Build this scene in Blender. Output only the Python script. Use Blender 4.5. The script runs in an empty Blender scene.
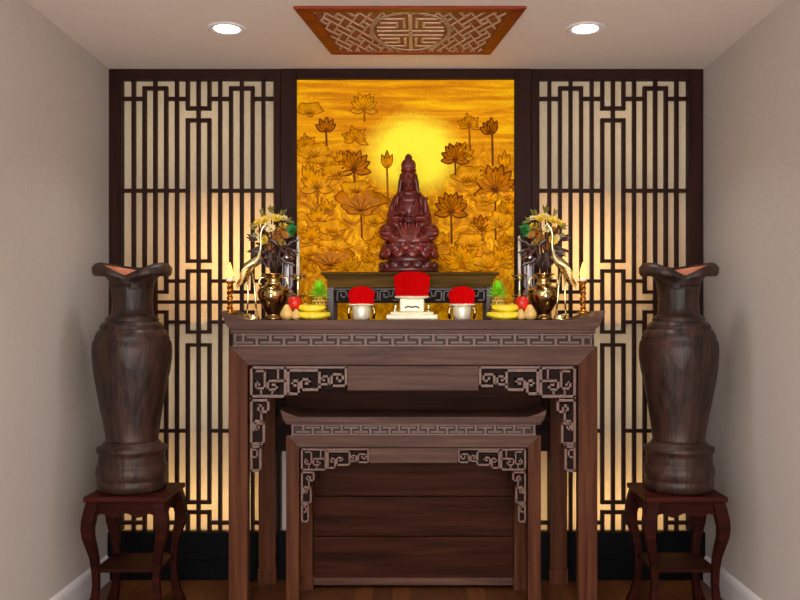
import bpy, bmesh, math, random
from math import sin, cos, pi, sqrt
from mathutils import Vector, Matrix
random.seed(7)
SC = bpy.context.scene
COL = SC.collection
F = 850.0; CX = 411.0; CY = 318.0; EYE = 1.33
def X(px, Y): return (px-CX)/F*Y
def Z(py, Y): return EYE-(py-CY)/F*Y

# ------------------------------------------------------------------ materials
def srgb(r, g, b):
    f = lambda c: (c/255/12.92) if c/255 <= .04045 else ((c/255+.055)/1.055)**2.4
    return (f(r), f(g), f(b), 1)
def new_mat(name):
    m = bpy.data.materials.new(name); m.use_nodes = True
    n = m.node_tree; n.nodes.clear()
    out = n.nodes.new('ShaderNodeOutputMaterial')
    b = n.nodes.new('ShaderNodeBsdfPrincipled')
    n.links.new(b.outputs[0], out.inputs[0])
    return m, n, b, out
def coords(n, scale=(1, 1, 1), rot=(0, 0, 0)):
    tc = n.nodes.new('ShaderNodeTexCoord'); mp = n.nodes.new('ShaderNodeMapping')
    mp.inputs['Scale'].default_value = scale; mp.inputs['Rotation'].default_value = rot
    n.links.new(tc.outputs['Object'], mp.inputs[0]); return mp.outputs[0]
def noise(n, vec, scale=5, detail=4, rough=.55, dist=0):
    t = n.nodes.new('ShaderNodeTexNoise'); t.inputs['Scale'].default_value = scale
    t.inputs['Detail'].default_value = detail; t.inputs['Roughness'].default_value = rough
    t.inputs['Distortion'].default_value = dist
    n.links.new(vec, t.inputs['Vector']); return t.outputs['Fac']
def ramp(n, fac, stops):
    r = n.nodes.new('ShaderNodeValToRGB')
    while len(r.color_ramp.elements) < len(stops): r.color_ramp.elements.new(.5)
    for e, (p, c) in zip(r.color_ramp.elements, stops): e.position = p; e.color = c
    n.links.new(fac, r.inputs[0]); return r.outputs[0]
def bump(n, b, h, strength=.2, dist=.002):
    bp = n.nodes.new('ShaderNodeBump'); bp.inputs['Strength'].default_value = strength
    bp.inputs['Distance'].default_value = dist
    n.links.new(h, bp.inputs['Height']); n.links.new(bp.outputs[0], b.inputs['Normal'])
def wood(name, dark, mid, light, axis='x', rough=.4, sc=1.0, coat=.0, spec=.25):
    m, n, b, _ = new_mat(name)
    b.inputs['Specular IOR Level'].default_value = spec
    s = {'x': (1.2, 22, 22), 'y': (22, 1.2, 22), 'z': (22, 22, 1.2)}[axis]
    v = coords(n, tuple(k*sc for k in s))
    f = noise(n, v, 1.6, 6, .62, .35)
    c = ramp(n, f, [(.30, srgb(*dark)), (.5, srgb(*mid)), (.72, srgb(*light))])
    n.links.new(c, b.inputs['Base Color']); b.inputs['Roughness'].default_value = rough
    b.inputs['Coat Weight'].default_value = coat; b.inputs['Coat Roughness'].default_value = .2
    bump(n, b, f, .15, .001)
    return m
def plain(name, c, rough=.5, metal=0, var=.06, sc=30, bmp=0, coat=0, sss=0):
    m, n, b, _ = new_mat(name)
    f = noise(n, coords(n), sc, 3)
    lo = tuple(max(0, k*(1-var)) for k in c); hi = tuple(min(255, k*(1+var)) for k in c)
    n.links.new(ramp(n, f, [(.3, srgb(*lo)), (.7, srgb(*hi))]), b.inputs['Base Color'])
    b.inputs['Roughness'].default_value = rough; b.inputs['Metallic'].default_value = metal
    b.inputs['Coat Weight'].default_value = coat; b.inputs['Coat Roughness'].default_value = .15
    if sss:
        b.inputs['Subsurface Weight'].default_value = sss; b.inputs['Subsurface Scale'].default_value = .01
    if bmp: bump(n, b, f, bmp, .002)
    return m
def emis(name, c, strength):
    m, n, b, out = new_mat(name)
    b.inputs['Base Color'].default_value = srgb(*c)
    b.inputs['Emission Color'].default_value = srgb(*c); b.inputs['Emission Strength'].default_value = strength
    return m

M = {}
M['wall'] = plain('plaster_taupe', (194, 186, 179), .95, var=.02, sc=60, bmp=.05)
M['ceil'] = plain('plaster_ceiling', (232, 222, 214), .95, var=.012, sc=40)
M['white'] = plain('white_trim_paint', (226, 222, 224), .45, var=.01)
M['black'] = plain('black_lacquer', (5, 5, 7), .5, var=.2, sc=8)
M['black'].node_tree.nodes['Principled BSDF'].inputs['Specular IOR Level'].default_value = .08
M['pale'] = plain('pale_plaster', (214, 204, 194), .8, var=.02)
for ax in 'xyz':
    M['alt'+ax] = wood('altar_wood_'+ax, *(((56, 27, 15), (82, 46, 29), (100, 60, 40)) if ax == 'z' else ((58, 37, 30), (84, 57, 47), (102, 72, 60))), ax, .42, spec=(.08 if ax == 'z' else .15))  # z (legs) darker and warmer: shade low on the altar put into the colour
    M['scr'+ax] = wood('screen_wood_'+ax, (30, 12, 9), (42, 19, 14), (52, 25, 18), ax, .5, spec=.12)
M['board'] = wood('back_board_shade_wood', (34, 14, 7), (54, 26, 15), (72, 38, 23), 'x', .5, .8, spec=.06)  # under-table shade put into the colour, darker than the wood itself
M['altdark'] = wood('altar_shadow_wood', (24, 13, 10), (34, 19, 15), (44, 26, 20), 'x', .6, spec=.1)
M['frieze'] = wood('frieze_ground_wood', (38, 22, 17), (52, 32, 26), (66, 42, 34), 'x', .5)
M['scroll'] = plain('scroll_wood', (104, 72, 60), .4, var=.1, sc=60)
M['stool'] = wood('mahogany_stool', (24, 7, 5), (42, 13, 8), (60, 22, 12), 'x', .5, .8, 0, .06)
M['stooltop'] = wood('mahogany_stool_top', (34, 10, 7), (54, 18, 11), (74, 28, 16), 'x', .45, .8, 0, .08)
M['standw'] = wood('stand_wood', (50, 34, 8), (84, 60, 16), (108, 82, 26), 'x', .5, spec=.06)
M['standleg'] = wood('stand_leg_wood', (60, 54, 52), (88, 80, 80), (110, 102, 104), 'z', .35)
M['ceilframe'] = wood('ceiling_panel_frame_wood', (88, 26, 8), (128, 44, 14), (156, 62, 22), 'x', .4)
M['ceilfret'] = plain('ceiling_fret_inlay', (214, 182, 146), .7)
M['ceilback'] = wood('ceiling_fret_ground', (110, 54, 40), (140, 74, 56), (160, 96, 76), 'x', .5)
def vase_wood():
    m, n, b, _ = new_mat('carved_vase_wood')
    v = coords(n, (15, 15, 2.2)); f = noise(n, v, 1.5, 6, .62, .9)
    c = ramp(n, f, [(.34, srgb(26, 17, 14)), (.46, srgb(44, 29, 24)), (.58, srgb(60, 35, 27)), (.68, srgb(64, 48, 42)), (.82, srgb(84, 70, 64))])
    n.links.new(c, b.inputs['Base Color']); b.inputs['Roughness'].default_value = .45; b.inputs['Specular IOR Level'].default_value = .3
    b.inputs['Coat Weight'].default_value = .1; b.inputs['Coat Roughness'].default_value = .25
    f2 = noise(n, coords(n, (6, 6, 2)), 4, 5); bump(n, b, f2, .8, .014)
    return m
M['vase'] = vase_wood()
M['vasein'] = plain('vase_inner_lit_wood', (200, 120, 84), .5)  # orange light inside the mouth put into the throat colour
M['brass'] = plain('polished_brass', (250, 230, 178), .12, 1, var=.1, sc=20, bmp=.15)
M['darkbrass'] = plain('dark_polished_brass', (176, 146, 96), .12, 1, var=.25, sc=25, bmp=.3)
M['goldbrass'] = plain('twisted_gold_brass', (204, 140, 50), .25, 1, var=.15)
M['cream'] = plain('cream_glazed_pot', (244, 236, 204), .25, 0, var=.02, coat=.5)
M['potdark'] = plain('dark_bronze_side', (40, 28, 20), .3, .6)
M['red'] = plain('red_incense', (206, 2, 4), .8, var=.10, sc=200)
for _m in (M['red'],): _m.node_tree.nodes['Principled BSDF'].inputs['Specular IOR Level'].default_value = .05
M['silver'] = plain('silver_lilac', (190, 184, 200), .2, .7, var=.1)
M['wax'] = plain('white_candle_wax', (246, 238, 216), .4, sss=.2, var=.02)
M['flame'] = emis('candle_flame', (255, 216, 104), 1.35)
M['statue'] = None
def statue_mat():
    m, n, b, _ = new_mat('rosewood_statue')
    f = noise(n, coords(n, (10, 10, 5)), 6, 5)
    n.links.new(ramp(n, f, [(.3, srgb(78, 20, 17)), (.55, srgb(110, 34, 28)), (.75, srgb(134, 50, 42))]), b.inputs['Base Color'])
    b.inputs['Roughness'].default_value = .3; b.inputs['Specular IOR Level'].default_value = .3; b.inputs['Coat Weight'].default_value = .5; b.inputs['Coat Roughness'].default_value = .12
    return m
M['statue'] = statue_mat()
M['statuedark'] = plain('rosewood_statue_dark', (80, 24, 24), .3, var=.15, coat=.3)
M['apple'] = plain('red_apple_skin', (214, 30, 4), .4, var=.15, sc=20, coat=.15)
M['pear'] = plain('pale_pear_skin', (226, 188, 110), .45, var=.08)
M['banana'] = plain('banana_skin', (238, 214, 40), .45, var=.06)
M['pine'] = plain('pineapple_skin', (196, 160, 60), .5, var=.3, sc=90)
M['pineeye'] = plain('pineapple_eye', (74, 66, 20), .5)
M['pineleaf'] = plain('pineapple_leaf', (122, 214, 24), .4, var=.3)
M['stemb'] = plain('fruit_stem_brown', (70, 44, 20), .7)
M['flyel'] = plain('yellow_petals', (226, 184, 60), .5, var=.2, sc=80)
M['florg'] = plain('ochre_petals', (176, 116, 40), .5, var=.2, sc=80)
M['flwht'] = plain('cream_petals', (232, 214, 160), .5, var=.1)
M['leafdk'] = plain('dark_bronze_leaves', (62, 34, 24), .4, var=.3, coat=.3)
M['leafgr'] = plain('green_leaves', (36, 110, 48), .4, var=.25)
M['leafol'] = plain('olive_leaves', (112, 106, 30), .45, var=.25)

def paper_mat():
    m, n, b, out = new_mat('woven_translucent_paper')
    n.nodes.remove(b)
    f = noise(n, coords(n, (160, 160, 25)), 1.5, 3)
    c = ramp(n, f, [(.3, srgb(218, 206, 184)), (.7, srgb(234, 224, 204))])
    d = n.nodes.new('ShaderNodeBsdfDiffuse'); t = n.nodes.new('ShaderNodeBsdfTranslucent')
    mx = n.nodes.new('ShaderNodeMixShader'); mx.inputs[0].default_value = .45
    n.links.new(c, d.inputs[0]); n.links.new(c, t.inputs[0])
    n.links.new(d.outputs[0], mx.inputs[1]); n.links.new(t.outputs[0], mx.inputs[2]); n.links.new(mx.outputs[0], out.inputs[0])
    return m
M['paper'] = paper_mat()
def floor_mat():
    m, n, b, _ = new_mat('dark_plank_floor')
    tc = n.nodes.new('ShaderNodeTexCoord'); mp = n.nodes.new('ShaderNodeMapping')
    mp.inputs['Rotation'].default_value = (0, 0, pi/2)
    n.links.new(tc.outputs['Object'], mp.inputs[0])
    br = n.nodes.new('ShaderNodeTexBrick'); n.links.new(mp.outputs[0], br.inputs['Vector'])
    br.inputs['Scale'].default_value = 1; br.inputs['Brick Width'].default_value = .7; br.inputs['Row Height'].default_value = .09
    br.inputs['Mortar Size'].default_value = .0015; br.offset = .37
    br.inputs['Color1'].default_value = (.3, .3, .3, 1); br.inputs['Color2'].default_value = (.75, .75, .75, 1); br.inputs['Mortar'].default_value = (0, 0, 0, 1)
    f = noise(n, coords(n, (26, 2, 1)), 1.6, 6, .6, .4)
    mix = n.nodes.new('ShaderNodeMix'); mix.data_type = 'FLOAT'; mix.inputs[0].default_value = .5
    n.links.new(f, mix.inputs[2]); n.links.new(br.outputs['Color'], mix.inputs[3])
    n.links.new(ramp(n, mix.outputs[0], [(.12, srgb(22, 11, 6)), (.35, srgb(70, 38, 20)), (.55, srgb(104, 60, 30)), (.75, srgb(138, 86, 46))]), b.inputs['Base Color'])
    b.inputs['Roughness'].default_value = .38
    return m
M['floor'] = floor_mat()

# gold back-lit relief: colour belongs to the artwork (sun disc, cloud bands, mottled gold)
def gold_mat():
    m, n, b, _ = new_mat('backlit_gold_relief')
    tc = n.nodes.new('ShaderNodeTexCoord')
    def mapping(loc, sc):
        mp = n.nodes.new('ShaderNodeMapping'); mp.inputs['Location'].default_value = loc; mp.inputs['Scale'].default_value = sc
        n.links.new(tc.outputs['Object'], mp.inputs[0]); return mp.outputs[0]
    band = noise(n, mapping((0, 0, 0), (1.2, 1, 14)), 2.0, 5, .6, .6)
    mott = noise(n, mapping((0, 0, 0), (1, 1, 1)), 11, 7, .68, 2.2)
    fine = noise(n, mapping((0, 0, 0), (1, 1, 1)), 60, 4, .6, .5)
    cb = ramp(n, band, [(.38, srgb(190, 112, 0)), (.52, srgb(216, 146, 0)), (.66, srgb(238, 182, 4))])
    cm = ramp(n, mott, [(.30, srgb(132, 68, 0)), (.5, srgb(196, 124, 0)), (.70, srgb(246, 190, 6))])
    # height mask: bands above, mottles below
    sp = n.nodes.new('ShaderNodeSeparateXYZ'); n.links.new(tc.outputs['Object'], sp.inputs[0])
    mr = n.nodes.new('ShaderNodeMapRange'); mr.inputs[1].default_value = 1.74; mr.inputs[2].default_value = 1.98
    n.links.new(sp.outputs[2], mr.inputs[0])
    mx = n.nodes.new('ShaderNodeMix'); mx.data_type = 'RGBA'
    n.links.new(mr.outputs[0], mx.inputs[0]); n.links.new(cm, mx.inputs[6]); n.links.new(cb, mx.inputs[7])
    # sun disc of the artwork
    sx, sz, r = SUN
    v = mapping((-sx/r, 0, -sz/(r*.86)), (1/r, .001, 1/(r*.86)))
    ln = n.nodes.new('ShaderNodeVectorMath'); ln.operation = 'LENGTH'; n.links.new(v, ln.inputs[0])
    ad = n.nodes.new('ShaderNodeMath'); ad.operation = 'MULTIPLY_ADD'; n.links.new(mott, ad.inputs[0]); ad.inputs[1].default_value = .5
    n.links.new(ln.outputs['Value'], ad.inputs[2])
    k = ramp(n, ad.outputs[0], [(.0, (1, 1, 1, 1)), (.62, (.9, .9, .9, 1)), (.78, (.45, .45, .45, 1)), (1, (0, 0, 0, 1))])
    dv = n.nodes.new('ShaderNodeMath'); dv.operation = 'MULTIPLY'; dv.inputs[1].default_value = .55
    n.links.new(ad.outputs[0], dv.inputs[0])
    k.node.inputs[0]; n.links.new(dv.outputs[0], k.node.inputs[0])
    m2 = n.nodes.new('ShaderNodeMix'); m2.data_type = 'RGBA'; n.links.new(k, m2.inputs[0])
    n.links.new(mx.outputs[2], m2.inputs[6]); m2.inputs[7].default_value = srgb(255, 238, 60)
    n.links.new(m2.outputs[2], b.inputs['Base Color']); n.links.new(m2.outputs[2], b.inputs['Emission Color'])
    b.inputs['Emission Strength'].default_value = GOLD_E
    b.inputs['Roughness'].default_value = .45; b.inputs['Specular IOR Level'].default_value = .15
    s = n.nodes.new('ShaderNodeMath'); s.operation = 'ADD'; n.links.new(mott, s.inputs[0]); n.links.new(fine, s.inputs[1])
    bump(n, b, s.outputs[0], .9, .01)
    return m
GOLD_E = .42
YG = 4.345
SUN = (X(413, YG)-X(405.5, YG), Z(154, YG)-.30, .175)

# ------------------------------------------------------------------ mesh builder
class MB:
    def __init__(s): s.v = []; s.f = []
    def add(s, vs, fs):
        o = len(s.v); s.v += [tuple(v) for v in vs]; s.f += [tuple(i+o for i in f) for f in fs]; return s
    def box(s, x0, x1, y0, y1, z0, z1):
        return s.add([(x0,y0,z0),(x1,y0,z0),(x1,y1,z0),(x0,y1,z0),(x0,y0,z1),(x1,y0,z1),(x1,y1,z1),(x0,y1,z1)],
                     [(0,3,2,1),(4,5,6,7),(0,1,5,4),(1,2,6,5),(2,3,7,6),(3,0,4,7)])
    def prism(s, poly, y0, y1):           # poly in XZ
        n = len(poly)
        vs = [(x, y0, z) for x, z in poly]+[(x, y1, z) for x, z in poly]
        return s.add(vs, [tuple(range(n)), tuple(range(2*n-1, n-1, -1))]+[(i, n+i, n+(i+1) % n, (i+1) % n) for i in range(n)])
    def prismz(s, poly, z0, z1):          # poly in XY
        n = len(poly)
        vs = [(x, y, z0) for x, y in poly]+[(x, y, z1) for x, y in poly]
        return s.add(vs, [tuple(range(n)), tuple(range(2*n-1, n-1, -1))]+[(i, n+i, n+(i+1) % n, (i+1) % n) for i in range(n)])
    def path(s, pts, w, y0, y1, ext=True):   # bar path in XZ
        for (x0, z0), (x1, z1) in zip(pts, pts[1:]):
            dx, dz = x1-x0, z1-z0; L = sqrt(dx*dx+dz*dz)
            if L < 1e-6: continue
            dx /= L; dz /= L; e = w/2 if ext else 0
            a = (x0-dx*e, z0-dz*e); b = (x1+dx*e, z1+dz*e); nx, nz = -dz*w/2, dx*w/2
            s.prism([(a[0]+nx, a[1]+nz), (a[0]-nx, a[1]-nz), (b[0]-nx, b[1]-nz), (b[0]+nx, b[1]+nz)], y0, y1)
        return s
    def tube(s, pts, rads, n=8, cap=True, flat=None):
        pts = [Vector(p) for p in pts]
        if not hasattr(rads, '__len__'): rads = [rads]*len(pts)
        rings = []; up = None
        for i, p in enumerate(pts):
            t = (pts[min(i+1, len(pts)-1)]-pts[max(i-1, 0)])
            t = t.normalized() if t.length > 1e-9 else Vector((0, 0, 1))
            if up is None: up = Vector((0, 1, 0)) if abs(t.y) < .9 else Vector((1, 0, 0))
            a = t.cross(up)
            if a.length < 1e-6: a = t.orthogonal()
            a.normalize(); b = a.cross(t).normalized(); up = b
            k = flat if flat else 1
            rings.append([p+(a*cos(2*pi*j/n)+b*sin(2*pi*j/n)*k)*rads[i] for j in range(n)])
        vs = [v for r in rings for v in r]; fs = []
        for i in range(len(pts)-1):
            for j in range(n):
                fs.append((i*n+j, i*n+(j+1) % n, (i+1)*n+(j+1) % n, (i+1)*n+j))
        if cap: fs += [tuple(range(n-1, -1, -1)), tuple((len(pts)-1)*n+j for j in range(n))]
        return s.add(vs, fs)
    def lathe(s, prof, n=32, c=(0, 0, 0), fn=None, sy=1):
        vs = []; fs = []
        for r, z in prof:
            for j in range(n):
                a = 2*pi*j/n
                rr, zz = (r, z) if fn is None else fn(r, z, a)
                vs.append((c[0]+rr*cos(a), c[1]+rr*sin(a)*sy, c[2]+zz))
        for i in range(len(prof)-1):
            for j in range(n): fs.append((i*n+j, i*n+(j+1) % n, (i+1)*n+(j+1) % n, (i+1)*n+j))
        fs.append(tuple(range(n-1, -1, -1))); fs.append(tuple((len(prof)-1)*n+j for j in range(n)))
        return s.add(vs, fs)
    def ell(s, c, r, rot=None, n=16, m=10):
        R = rot if rot is not None else Matrix.Identity(3); c = Vector(c)
        vs = [c+R@Vector((0, 0, -r[2]))]; fs = []
        for i in range(1, m):
            p = -pi/2+pi*i/m
            for j in range(n):
                a = 2*pi*j/n; vs.append(c+R@Vector((r[0]*cos(p)*cos(a), r[1]*cos(p)*sin(a), r[2]*sin(p))))
        vs.append(c+R@Vector((0, 0, r[2]))); T = len(vs)-1
        for j in range(n): fs.append((0, 1+(j+1) % n, 1+j)); fs.append((T, T-n+j, T-n+(j+1) % n))
        for i in range(m-2):
            for j in range(n):
                a = 1+i*n; fs.append((a+j, a+(j+1) % n, a+n+(j+1) % n, a+n+j))
        return s.add(vs, fs)
    def petal(s, base, d, up, L, W, cup=.25, th=.0015, k=6):   # leaf blade with thickness
        base = Vector(base); d = Vector(d).normalized(); up = Vector(up); up = (up-d*up.dot(d)).normalized(); sd = d.cross(up)
        top = []; bot = []
        for i in range(k+1):
            t = i/k; w = W*sin(pi*min(1, t*.97+.03))**.8*(1-.25*t)
            for q in (-1, 0, 1):
                p = base+d*L*t+sd*w/2*q+up*(abs(q)*w*cup+L*.12*t*t)
                top.append(p+up*th); bot.append(p-up*th)
        vs = top+bot; N = len(top); fs = []
        for i in range(k):
            for q in (0, 1):
                a = i*3+q; fs.append((a, a+1, a+4, a+3)); fs.append((N+a, N+a+3, N+a+4, N+a+1))
            a = i*3; fs.append((a, a+3, N+a+3, N+a)); a += 2; fs.append((a, N+a, N+a+3, a+3))
        fs.append((0, N, N+1, 1)); fs.append((1, N+1, N+2, 2)); e = k*3
        fs.append((e, e+1, N+e+1, N+e)); fs.append((e+1, e+2, N+e+2, N+e+1))
        return s.add(vs, fs)
    def build(s, name, mat, parent=None, org=None, bevel=0, smooth=False, remesh=0, sub=0, seg=2):
        if org is None: org = ORG
        me = bpy.data.meshes.new(name)
        me.from_pydata([(v[0]-org[0], v[1]-org[1], v[2]-org[2]) for v in s.v], [], s.f); me.update()
        bm = bmesh.new(); bm.from_mesh(me); bmesh.ops.recalc_face_normals(bm, faces=bm.faces); bm.to_mesh(me); bm.free()
        me.materials.append(mat)
        o = bpy.data.objects.new(name, me); COL.objects.link(o)
        if parent is not None: o.parent = parent
        else: o.location = org
        if remesh:
            r = o.modifiers.new('r', 'REMESH'); r.mode = 'VOXEL'; r.voxel_size = remesh; r.use_smooth_shade = True
            q = o.modifiers.new('s', 'SMOOTH'); q.factor = .5; q.iterations = 2
        if bevel:
            b = o.modifiers.new('b', 'BEVEL'); b.width = bevel; b.segments = seg; b.limit_method = 'ANGLE'; b.angle_limit = math.radians(40)
        if sub: u = o.modifiers.new('u', 'SUBSURF'); u.levels = sub; u.render_levels = sub
        if smooth:
            for p in me.polygons: p.use_smooth = True
        return o
ORG = (0, 0, 0)
def thing(name, loc, label, cat, group=None):
    global ORG
    e = bpy.data.objects.new(name, None); COL.objects.link(e); e.location = loc; e.empty_display_size = .05
    ORG = tuple(loc); tag(e, label, cat, group); return e
def tag(o, label=None, cat=None, group=None, kind=None):
    if label: o['label'] = label
    if cat: o['category'] = cat
    if group: o['group'] = group
    if kind: o['kind'] = kind
    return o
def struct(name, mb, mat, **k):
    return tag(mb.build(name, mat, None, (0, 0, 0), **k), kind='structure')
def single(name, mb, mat, loc, label, cat, group=None, **k):
    return tag(mb.build(name, mat, None, loc, **k), label, cat, group)
KIDS = {}
def copy_tree(o, parent=None):
    c = o.copy(); COL.objects.link(c)
    if parent is not None: c.parent = parent
    for ch in list(o.children): copy_tree(ch, c)
    return c

# ------------------------------------------------------------------ setting
YB = 4.62; XL = -1.54; XR = 1.494; H = 2.60; Y0 = -.45
struct('floor', MB().box(XL-.15, XR+.15, Y0, YB+.1, -.1, 0), M['floor'])
struct('ceiling', MB().box(XL-.15, XR+.15, Y0, YB+.1, H, H+.1), M['ceil'])
struct('wall_left', MB().box(XL-.12, XL, Y0, YB+.1, 0, H), M['wall'])
struct('wall_right', MB().box(XR, XR+.12, Y0, YB+.1, 0, H), M['wall'])
struct('wall_back', MB().box(XL, XR, YB, YB+.1, 0, H), M['wall'])
YS = 4.35
xcl, xcr = X(281, YS), X(531, YS)
struct('wall_center', MB().box(xcl, xcr, 4.385, YB, 0, H), M['pale'])
for sd, xw, d in (('left', XL, 1), ('right', XR, -1)):
    pr = [(0, 0), (.016, 0), (.016, .102), (.012, .118), (.006, .125), (0, .132)]
    mb = MB(); n = len(pr)
    vs = [(xw+d*a, Y0, z) for a, z in pr]+[(xw+d*a, 4.30, z) for a, z in pr]
    mb.add(vs, [tuple(range(n)), tuple(range(2*n-1, n-1, -1))]+[(i, n+i, n+(i+1) % n, (i+1) % n) for i in range(n)])
    struct('baseboard_'+sd, mb, M['white'])
mb = MB().box(XL, XR, 4.31, 4.36, 0, .242).box(XL, XR, 4.30, 4.31, .10, .106)
struct('baseboard_back', mb, M['black'], bevel=.003)

# ------------------------------------------------------------------ lattice screens
def screen(x0, x1, xi0, xi1, sl, label):
    """outer px, inner px"""
    e = thing('lattice_screen', (X((x0+x1)/2, YS), YS, .242), label, 'screen', None)
    zt, zb = H-.001, .242
    Zi = lambda py: Z(py, YS)
    X0, X1, A, B = X(x0, YS), X(x1, YS), X(xi0, YS), X(xi1, YS)
    MB().box(X0, A, YS-.02, YS+.035, zb, zt).build('frame_stile', M['scrz'], e, bevel=.003)
    MB().box(B, X1, YS-.02, YS+.035, zb, zt).build('frame_stile', M['scrz'], e, bevel=.003)
    MB().box(A, B, YS-.02, YS+.035, Zi(80), zt).build('top_rail', M['scrx'], e, bevel=.003)
    L = MB(); k = (xi1-xi0)/14
    xs = lambda i: X(xi0+k*i, YS)
    w = 3.5/F*YS; ya, yb = YS-.004, YS+.022
    def V(i, a, b): L.path([(xs(i), Zi(a)), (xs(i), Zi(b))], w, ya, yb)
    def Hh(y, a, b): L.path([(xs(a), Zi(y)), (xs(b), Zi(y))], w, ya+.0012, yb-.0012)
    for i in (1, 3, 5, 7, 9, 11, 13): V(i, 80, 531)
    for i in (2, 4, 10, 12): V(i, 88, 292); V(i, 312, 531)
    for i in (6, 8):
        for a, b in ((80, 108), (120, 261), (271, 332), (345, 502.5), (512.5, 531)): V(i, a, b)
    for y in (98.5, 281, 322, 523):
        for a, b in ((0, 2), (4, 6), (8, 10), (12, 14)): Hh(y, a, b)
    for y in (88, 292, 312):
        for a, b in ((2, 4), (10, 12)): Hh(y, a, b)
    for y in (108, 120, 261, 271, 332, 345, 502.5, 512.5): Hh(y, 6, 8)
    for y in (190.5, 431): Hh(y, 0, 6); Hh(y, 8, 14)
    Hh(302, 0, 14)
    L.build('lattice', M['scrz'], e)
    MB().box(A-.01, B+.01, YS+.030, YS+.031, zb, Zi(80)+.01).build('paper_panel', M['paper'], e)
    for y in (190.5, 324, 431): MB().box(A-.02, B+.02, YS+.0325, YB, Zi(y)-.004, Zi(y)+.004).build('added_glow_divider', M['pale'], e)  # unseen boards added to cut the backlight into separate bands
    # unseen lamps added behind the paper to give its warm and neutral glow
    for (py, pw, px, hgt, wd, col) in ((135, 1.9, .5, .35, .6, (1, .86, .70)), (262, BACKLIGHT2, sl, .30, .34, (1, .63, .24)), (380, 1.6, .5, .3, .6, (1, .84, .66)), (505, BACKLIGHT4, .5, .10, .6, (1, .68, .30))):
        xm = A+(B-A)*px
        ld = bpy.data.lights.new('added_backlight', 'AREA'); ld.shape = 'RECTANGLE'; ld.size = wd; ld.size_y = hgt
        ld.energy = pw; ld.color = col
        lo = bpy.data.objects.new('added_backlight', ld); COL.objects.link(lo)
        lo.location = (xm, YB-.015, Zi(py)); lo.rotation_euler = (-pi/2, 0, 0)
        lo.parent = e; lo.location = lo.location-Vector(ORG)
    return e
BACKLIGHT2 = 7; BACKLIGHT4 = 5.5
screen(110, 281, 122.5, 274, .72, 'dark wooden lattice screen over glowing paper, left of the golden relief')
screen(531, 702, 539, 687.5, .28, 'dark wooden lattice screen over glowing paper, right of the golden relief')

# ------------------------------------------------------------------ golden relief
YR = YG
gx0, gx1 = X(297, YR), X(514, YR); gz1 = Z(80, YR); gz0 = 1.12
M['gold'] = gold_mat()
def outline_mat(name, c, e):
    m, n, b, _ = new_mat(name)
    f = noise(n, coords(n), 25, 4)
    cc = ramp(n, f, [(.3, srgb(*[k*.82 for k in c])), (.7, srgb(*[min(255, k*1.12) for k in c]))])
    n.links.new(cc, b.inputs['Base Color']); n.links.new(cc, b.inputs['Emission Color'])
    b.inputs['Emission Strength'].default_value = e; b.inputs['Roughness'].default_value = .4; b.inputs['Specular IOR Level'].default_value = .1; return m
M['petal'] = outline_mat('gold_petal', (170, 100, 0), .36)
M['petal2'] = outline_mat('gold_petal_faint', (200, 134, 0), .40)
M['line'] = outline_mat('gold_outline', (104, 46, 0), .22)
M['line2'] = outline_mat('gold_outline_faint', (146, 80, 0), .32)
e = thing('lotus_relief', (X(405.5, YR), YR, .30), 'golden backlit relief panel of lotus flowers under a yellow sun', 'artwork')
MB().box(gx0, gx1, YR, YR+.02, gz0, gz1).build('relief_panel', M['gold'], e)
zf = Z(335, YS)
MB().box(X(281.2, YS), gx0, YR-.022, YR+.035, zf, H-.001).build('frame_stile', M['scrz'], e, bevel=.004)
MB().box(gx1, X(530.8, YS), YR-.022, YR+.035, zf, H-.001).build('frame_stile', M['scrz'], e, bevel=.004)
MB().box(gx0, gx1, YR-.022, YR+.035, gz1, H-.001).build('top_rail', M['scrx'], e, bevel=.004)
MB().box(gx0, gx1, YR-.01, YR+.03, zf, gz0).build('bottom_rail', M['scrx'], e)
def G(px, py): return (X(px, YR), Z(py, YR))
PXM = YR/F
def leafshape(cx, cy, ang, L, W, k=9):
    """outline px of a pointed petal from (cx,cy) towards ang (deg, 90=up)"""
    a = math.radians(ang); d = (cos(a), -sin(a)); nrm = (d[1], -d[0]); l = []; r = []
    for i in range(k+1):
        t = i/k; w = W*(sin(pi*t**.8)**.9 if 0 < t < 1 else 0)
        c = (cx+d[0]*L*t, cy+d[1]*L*t)
        l.append((c[0]+nrm[0]*w/2, c[1]+nrm[1]*w/2)); r.append((c[0]-nrm[0]*w/2, c[1]-nrm[1]*w/2))
    return l, r
def add_petal(P, Ln, cx, cy, ang, L, W, h, lw=.5):
    l, r = leafshape(cx, cy, ang, L, W); k = len(l)-1
    vs = []; fs = []
    for i in range(k+1):
        t = i/k; (lx, lz), (rx, rz) = G(*l[i]), G(*r[i])
        mx, mz = (lx+rx)/2, (lz+rz)/2; hh = h*(.35+.65*sin(pi*t))
        vs += [(lx, YR-h*.3, lz), (mx, YR-hh-.002, mz), (rx, YR-h*.3, rz), (rx, YR+.001, rz), (lx, YR+.001, lz)]
    for i in range(k):
        a = i*5; b = a+5
        for q in range(5): fs.append((a+q, a+(q+1) % 5, b+(q+1) % 5, b+q))
    P.add(vs, fs)
    for side in (l, r):
        pts = [G(*p) for p in side]
        Ln.tube([(x, YR-h*.35-.001, z) for x, z in pts], lw*PXM, 5)
    pts = [G(cx+(l[i][0]+r[i][0]-2*cx)/2, (l[i][1]+r[i][1])/2) for i in range(1, k-2)]
    Ln.tube([(x, YR-h-.001, z) for x, z in pts], lw*.45*PXM, 4)
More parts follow.
